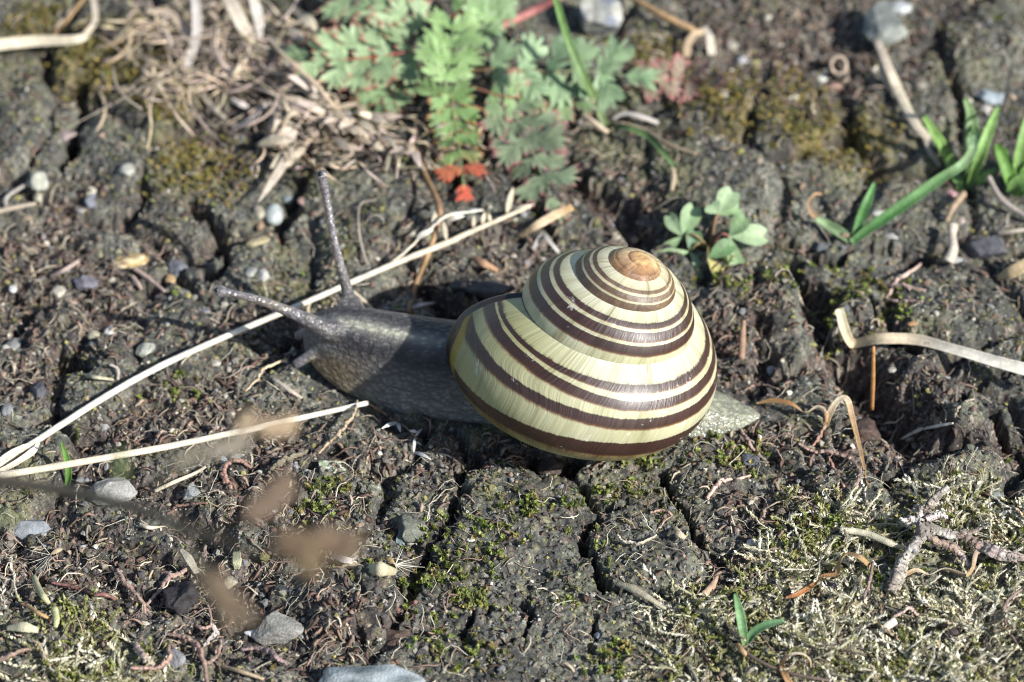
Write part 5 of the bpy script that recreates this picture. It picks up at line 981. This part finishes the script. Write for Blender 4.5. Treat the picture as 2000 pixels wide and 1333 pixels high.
# ------------------------------------------------------------------ uncountable soil crumbs, fibres, moss
keep = np.zeros(XX.shape)
for P_ in KEEP:
    for (x_, y_) in P_:
        keep[slice(*np.searchsorted(GY, [y_ - .17, y_ + .06])), slice(*np.searchsorted(GX, [x_ - .07, x_ + .07]))] = 1
def scatter(n, weight, seed):
    r = np.random.default_rng(seed); out = []; tot = 0
    while tot < n:
        m = n * 3; px = r.uniform(-160, 2160, m); py = r.uniform(-120, 1450, m)
        d = (px - 1000)[:, None] / FPX * RIGHT - (py - 666.5)[:, None] / FPX * UPV - BACK; p = CAM + d * (-CAM[2] / d[:, 2])[:, None]
        keep = r.random(m) < weight(p[:, 0], p[:, 1]); p = p[keep]; out.append(p[:, :2]); tot += len(p)
    xy = np.concatenate(out)[:n]; return xy, HZ(xy[:, 0], xy[:, 1]), r
def gcol(xy): return np.stack([lookup(G[..., q], xy[:, 0], xy[:, 1]) for q in range(3)], -1)
def under(xy): return lookup(bed, xy[:, 0], xy[:, 1])
def pick(r, n, palette, probs):
    return np.asarray(palette)[r.choice(len(palette), n, p=np.asarray(probs) / np.sum(probs))]

def crumbs(name, n, base, size, weight, seed, palette, probs, own=.6, smooth=False):
    xy, z, r = scatter(n, weight, seed); v, f = base; k = len(v)
    s = size[0] * (size[1] / size[0]) ** (r.random(n) ** 1.8)
    q = r.normal(size=(n, 3, 3)); q, _ = np.linalg.qr(q)
    sc = s[:, None] * r.uniform(.55, 1.25, (n, 3))
    vv = v[None] * (1 + r.uniform(-.28, .28, (n, k)))[..., None] * sc[:, None]
    vv = np.einsum('nij,nkj->nki', q, vv); vv[..., 2] *= .8
    vv += np.concatenate([xy, (z + s * .3)[:, None]], 1)[:, None]
    ff = (f[None] + (np.arange(n) * k)[:, None, None]).reshape(-1, f.shape[1])
    c = pick(r, n, palette, probs); g = gcol(xy); isg = r.random(n) < own; c = np.where(isg[:, None], g * 1.15, c) * r.uniform(.65, 1.4, (n, 1))
    o = link(name, mesh_np(name, vv.reshape(-1, 3), [ff], M_GRAIN, np.repeat(c, k, 0), smooth)); o['kind'] = 'stuff'
OCT = (np.array([[1, 0, 0], [-1, 0, 0], [0, 1, 0], [0, -1, 0], [0, 0, 1], [0, 0, -1]], float), np.array([[0, 2, 4], [2, 1, 4], [1, 3, 4], [3, 0, 4], [2, 0, 5], [1, 2, 5], [3, 1, 5], [0, 3, 5]]))
PAL = [(.32, .30, .24), (.50, .46, .38), (.15, .105, .08), (.07, .065, .065), (.28, .26, .10), (.27, .19, .14), (.22, .22, .22)]
def open_(x, y, k=.9): return 1 - k * lookup(keep, x, y)
def w_all(x, y): return (.55 + .45 * lookup(soil, x, y)) * (1 - lookup(bed, x, y) * .6) * (1 - .5 * np.clip(lookup(hand, x, y), 0, 1))
crumbs('soil_grit', 62000, OCT, (.006, .024), w_all, 1001, PAL, [3.2, 1.6, 2, 3.2, 2.2, 1.4, 2], .5)
crumbs('soil_crumbs', 13000, ICO1, (.010, .038), lambda x, y: (.16 + .88 * lookup(soil, x, y)) * (1 - lookup(bed, x, y)) * open_(x, y, .6), 1002, PAL, [2, .8, 4, 4, 1, 1.4, 2], .55)
crumbs('gravel', 420, ICO2, (.012, .036), lambda x, y: (.25 + .75 * lookup(soil, x, y)) * (1 - lookup(bed, x, y)), 1003, [(.38, .36, .30), (.46, .43, .36), (.27, .27, .24), (.33, .25, .19), (.22, .22, .23), (.40, .31, .19)], [3, 2, 3, 2, 2, 1], 0, True)

def fibres(name, n, weight, seed, L, R, palette, probs, curl=.8, K=6, mat=None, lift=.5, flat=1.0):
    xy, z, r = scatter(n, weight, seed); a = r.uniform(0, 2 * np.pi, n); ll = r.uniform(*L, n); rad = r.uniform(*R, n)
    t = np.linspace(0, 1, K); ang = a[:, None] + np.cumsum(r.normal(size=(n, K)) * curl / K * 2 + (r.normal(size=(n, 1)) * curl / K * 1.5), 1)
    step = ll[:, None] / (K - 1); X = xy[:, :1] + np.cumsum(np.cos(ang) * step, 1); Y = xy[:, 1:] + np.cumsum(np.sin(ang) * step, 1)
    Zp = HZ(X, Y); Zp = .5 * Zp + .5 * Zp.mean(1, keepdims=True) + rad[:, None] + r.uniform(0, lift, (n, 1)) * ll[:, None] * np.sin(t * np.pi)[None] * .5 + r.normal(size=(n, 1)) * .01 + r.normal(size=(n, 1)) * (t - .5)[None] * lift * .06
    P = np.stack([X, Y, np.maximum(Zp, HZ(X, Y) - .01)], -1)
    T = np.gradient(P, axis=1); T /= np.linalg.norm(T, axis=-1, keepdims=True); up = r.normal(size=(n, 1, 3)) * .35 + np.array([0, 0, 1]); S_ = np.cross(T, up); S_ /= np.linalg.norm(S_, axis=-1, keepdims=True); N_ = np.cross(S_, T)
    prof = (np.array([.55] + [1] * (K - 2) + [.45]))[None] * rad[:, None]
    ring = []
    for k in range(3):
        an = 2 * np.pi * k / 3 + .5; ring.append(P + S_ * (prof * math.cos(an))[..., None] + N_ * (prof * math.sin(an) * flat)[..., None])
    V = np.stack(ring, 2).reshape(n, K * 3, 3); i = np.arange(K - 1)[:, None] * 3; j = np.arange(3)[None]; k = (j + 1) % 3
    q = np.stack([i + j, i + k, i + 3 + k, i + 3 + j], -1).reshape(-1, 4); q = (q[None] + (np.arange(n) * K * 3)[:, None, None]).reshape(-1, 4)
    c = pick(r, n, palette, probs) * r.uniform(.7, 1.3, (n, 1)); o = link(name, mesh_np(name, V.reshape(-1, 3), [q], mat or M_ROOT, np.repeat(c, K * 3, 0))); o['kind'] = 'stuff'
w_soil = lambda x, y: np.clip(.08 + lookup(soil, x, y), 0, 1) * (1 - lookup(bed, x, y)) * open_(x, y, .8)
fibres('soil_fibres', 2100, w_soil, 2001, (.06, .26), (.003, .0095), [(.20, .135, .105), (.29, .205, .16), (.11, .085, .072), (.48, .40, .30), (.31, .27, .20)], [2.2, 2, 3, 2, 2], .7)
fibres('litter_flakes', 3600, w_soil, 2002, (.035, .13), (.009, .024), [(.20, .135, .105), (.32, .225, .165), (.16, .10, .08), (.46, .37, .27), (.30, .26, .2), (.22, .2, .17)], [2.5, 2, 3, 1.3, 2, 2], .8, 4, M_SEED, .5, .35)
fibres('fine_hairs', 1500, lambda x, y: (.5 + .5 * lookup(soil, x, y)) * (1 - lookup(bed, x, y)), 2003, (.12, .4), (.002, .0042), [(.5, .46, .36), (.36, .28, .2)], [2, 1], 2.2, 7)

def shoots(name, n, weight, seed, L, palette, probs, leaves=18, lw=.012, ll=.05, upright=.5, curl=1.0):
    """moss: a bent stem set with small pointed leaves"""
    xy, z, r = scatter(n, weight, seed); K = 5; a = r.uniform(0, 2 * np.pi, n); el = np.clip(r.normal(upright, .35, n), .05, 1.45); len_ = r.uniform(*L, n)
    t = np.linspace(0, 1, K); ang = a[:, None] + np.cumsum(r.normal(size=(n, K)) * curl / K, 1); ee = el[:, None] * (1 - .5 * t)[None]
    st_ = len_[:, None] / (K - 1); P = np.stack([xy[:, :1] + np.cumsum(np.cos(ang) * np.cos(ee) * st_, 1), xy[:, 1:] + np.cumsum(np.sin(ang) * np.cos(ee) * st_, 1), z[:, None] - .01 + np.cumsum(np.sin(ee) * st_, 1)], -1)
    P[..., 2] = np.maximum(P[..., 2], HZ(P[..., 0], P[..., 1]) + .004)
    # leaves
    f = np.linspace(.05, .98, leaves); i = np.minimum((f * (K - 1)).astype(int), K - 2); fr = f * (K - 1) - i
    B = P[:, i] * (1 - fr)[None, :, None] + P[:, i + 1] * fr[None, :, None]; T = P[:, i + 1] - P[:, i]; T /= np.linalg.norm(T, axis=-1, keepdims=True) + 1e-9
    rd = r.normal(size=(n, leaves, 3)); rd -= T * (rd * T).sum(-1, keepdims=True); rd /= np.linalg.norm(rd, axis=-1, keepdims=True); D = T * r.uniform(.45, 1.0, (n, leaves, 1)) + rd * r.uniform(.28, .65, (n, leaves, 1)); D /= np.linalg.norm(D, axis=-1, keepdims=True)
    S_ = np.cross(D, rd + .2 * T); S_ /= np.linalg.norm(S_, axis=-1, keepdims=True) + 1e-9
    LL = ll * r.uniform(.6, 1.25, (n, leaves, 1)) * (1 - .35 * f)[None, :, None]; WW = lw * r.uniform(.7, 1.3, (n, leaves, 1))
    V = np.stack([B, B + D * LL * .4 + S_ * WW, B + D * LL + rd * LL * .15, B + D * LL * .4 - S_ * WW], 2); m = n * leaves
    q = (np.array([0, 1, 2, 3])[None] + (np.arange(m) * 4)[:, None])
    c = pick(r, n, palette, probs)[:, None] * r.uniform(.7, 1.25, (n, leaves, 1)) * (.75 + .5 * f)[None, :, None]
    # stems as thin three-sided strips
    s0 = np.cross(np.gradient(P, axis=1), [0, 0, 1.0]); s0 /= np.linalg.norm(s0, axis=-1, keepdims=True) + 1e-9
    rr_ = .007; V2 = np.stack([P + s0 * rr_, P + np.array([0, 0, rr_ * 1.2]), P - s0 * rr_], 2).reshape(n, K * 3, 3)
    ii = np.arange(K - 1)[:, None] * 3; j = np.arange(3)[None]; k = (j + 1) % 3; q2 = np.stack([ii + j, ii + k, ii + 3 + k, ii + 3 + j], -1).reshape(-1, 4); q2 = (q2[None] + (np.arange(n) * K * 3)[:, None, None]).reshape(-1, 4) + m * 4
    c2 = np.repeat(pick(r, n, palette, probs) * .7, K * 3, 0)
    o = link(name, mesh_np(name, np.concatenate([V.reshape(-1, 3), V2.reshape(-1, 3)]), [np.concatenate([q, q2])], M_MOSS, np.concatenate([np.repeat(c.reshape(-1, 3), 4, 0), c2]), False)); o['kind'] = 'stuff'
nb2 = lambda x, y: .4 + .6 * vnoise(x * 3, y * 3, 501)
shoots('dry_moss', 2050, lambda x, y: lookup(drymoss, x, y) * (1 - lookup(bed, x, y)) * np.clip(vnoise(x * 2.6, y * 2.6, 501) * 3 - .8, .04, 1) * open_(x, y), 3001, (.11, .32), [(.60, .57, .40), (.68, .65, .50), (.46, .43, .25), (.74, .71, .60), (.27, .27, .11), (.40, .31, .21)], [3, 3.2, 1.4, 2.2, .9, 1.2], 26, .0105, .050, .08, 1.2)
shoots('olive_moss', 900, lambda x, y: lookup(drymoss, x, y) * (1 - lookup(bed, x, y)) * np.clip(vnoise(x * 2.6 + 40, y * 2.6, 511) * 3 - 1.2, .03, 1) * open_(x, y), 3011, (.05, .14), [(.28, .29, .09), (.34, .33, .13), (.20, .23, .06), (.38, .36, .18)], [3, 2, 2, 2], 16, .011, .042, .6, .8)
shoots('ochre_moss', 1100, lambda x, y: lookup(ochre, x, y) * nb2(x, y), 3002, (.03, .07), [(.32, .25, .07), (.24, .22, .07), (.36, .28, .11), (.19, .20, .08)], [3, 3, 2, 2], 14, .010, .04, .9)
# bright tufts on the crust
TUF = [(830, 1075, 45, 40), (850, 1110, 50, 45), (815, 1140, 40, 40), (905, 1120, 70, 30), (870, 1160, 60, 40), (1000, 990, 30, 12), (1035, 1000, 40, 16), (1130, 1000, 40, 14), (1140, 1050, 30, 25), (940, 1065, 60, 25), (960, 1180, 50, 16), (1145, 1185, 30, 20), (840, 1210, 30, 30), (890, 1280, 60, 30), (1200, 960, 50, 20), (1210, 1290, 40, 30), (640, 970, 40, 20), (690, 1130, 60, 20), (1420, 880, 60, 40), (1280, 910, 60, 20), (630, 1010, 40, 20), (1600, 1060, 80, 30), (1750, 1150, 60, 30), (1690, 590, 80, 60), (1480, 560, 90, 40), (330, 750, 40, 30)]
tufw = np.zeros(XX.shape)
for b_ in TUF: tufw = np.maximum(tufw, blob(*b_, .7, fine_w))
shoots('green_moss_tufts', 850, lambda x, y: np.clip(lookup(tufw, x, y) * 1.2 + .004, 0, 1) * (vnoise(x * 9, y * 9, 777) > .42) * (1 - lookup(bed, x, y)), 3003, (.03, .07), [(.19, .24, .05), (.27, .30, .09), (.30, .24, .09), (.14, .19, .05), (.22, .21, .09)], [2.5, 3, 1.6, 1.5, 1.8], 10, .013, .048, 1.2, .3)
shoots('moss_film', 3400, lambda x, y: np.clip(fbm(x, y, 1.7, 3, 909) * 1.6, .02, 1) * (1 - .7 * lookup(soil, x, y)) * (1 - lookup(bed, x, y)) * (1 - np.clip(lookup(hand, x, y), 0, 1)), 3004, (.02, .05), [(.16, .17, .06), (.24, .22, .10), (.12, .14, .06), (.29, .27, .16)], [3, 3, 2, 2], 7, .007, .026, 1.0, .5)

# ------------------------------------------------------------------ things of one kind share a group phrase
GROUPS = {'pebble': 'pebbles scattered over the soil', 'stone': 'larger stones lying in the soil', 'rootlet': 'thin roots lying on the soil', 'dry_stalk': 'dry stalks and straws strewn on the ground', 'dry_grass_blade': 'flat dead grass blades on the ground',
          'curled_grass_blade': 'twisted dead grass blades', 'dry_sliver': 'small dry slivers and husks', 'bristled_seed': 'bristled seeds on the soil', 'grass_tuft': 'green grass tufts', 'grass_sprout': 'green grass sprouts', 'grass_shoot': 'thin green grass shoots near the rosette',
          'soil_clod': 'crumbly soil clods', 'flake': 'white flakes and chips', 'husk': 'tan husks on the crust'}
for o in list(col.objects):
    if o.parent is None and 'category' in o:
        g_ = GROUPS.get(o.name.split('.')[0])
        if g_: o['group'] = g_
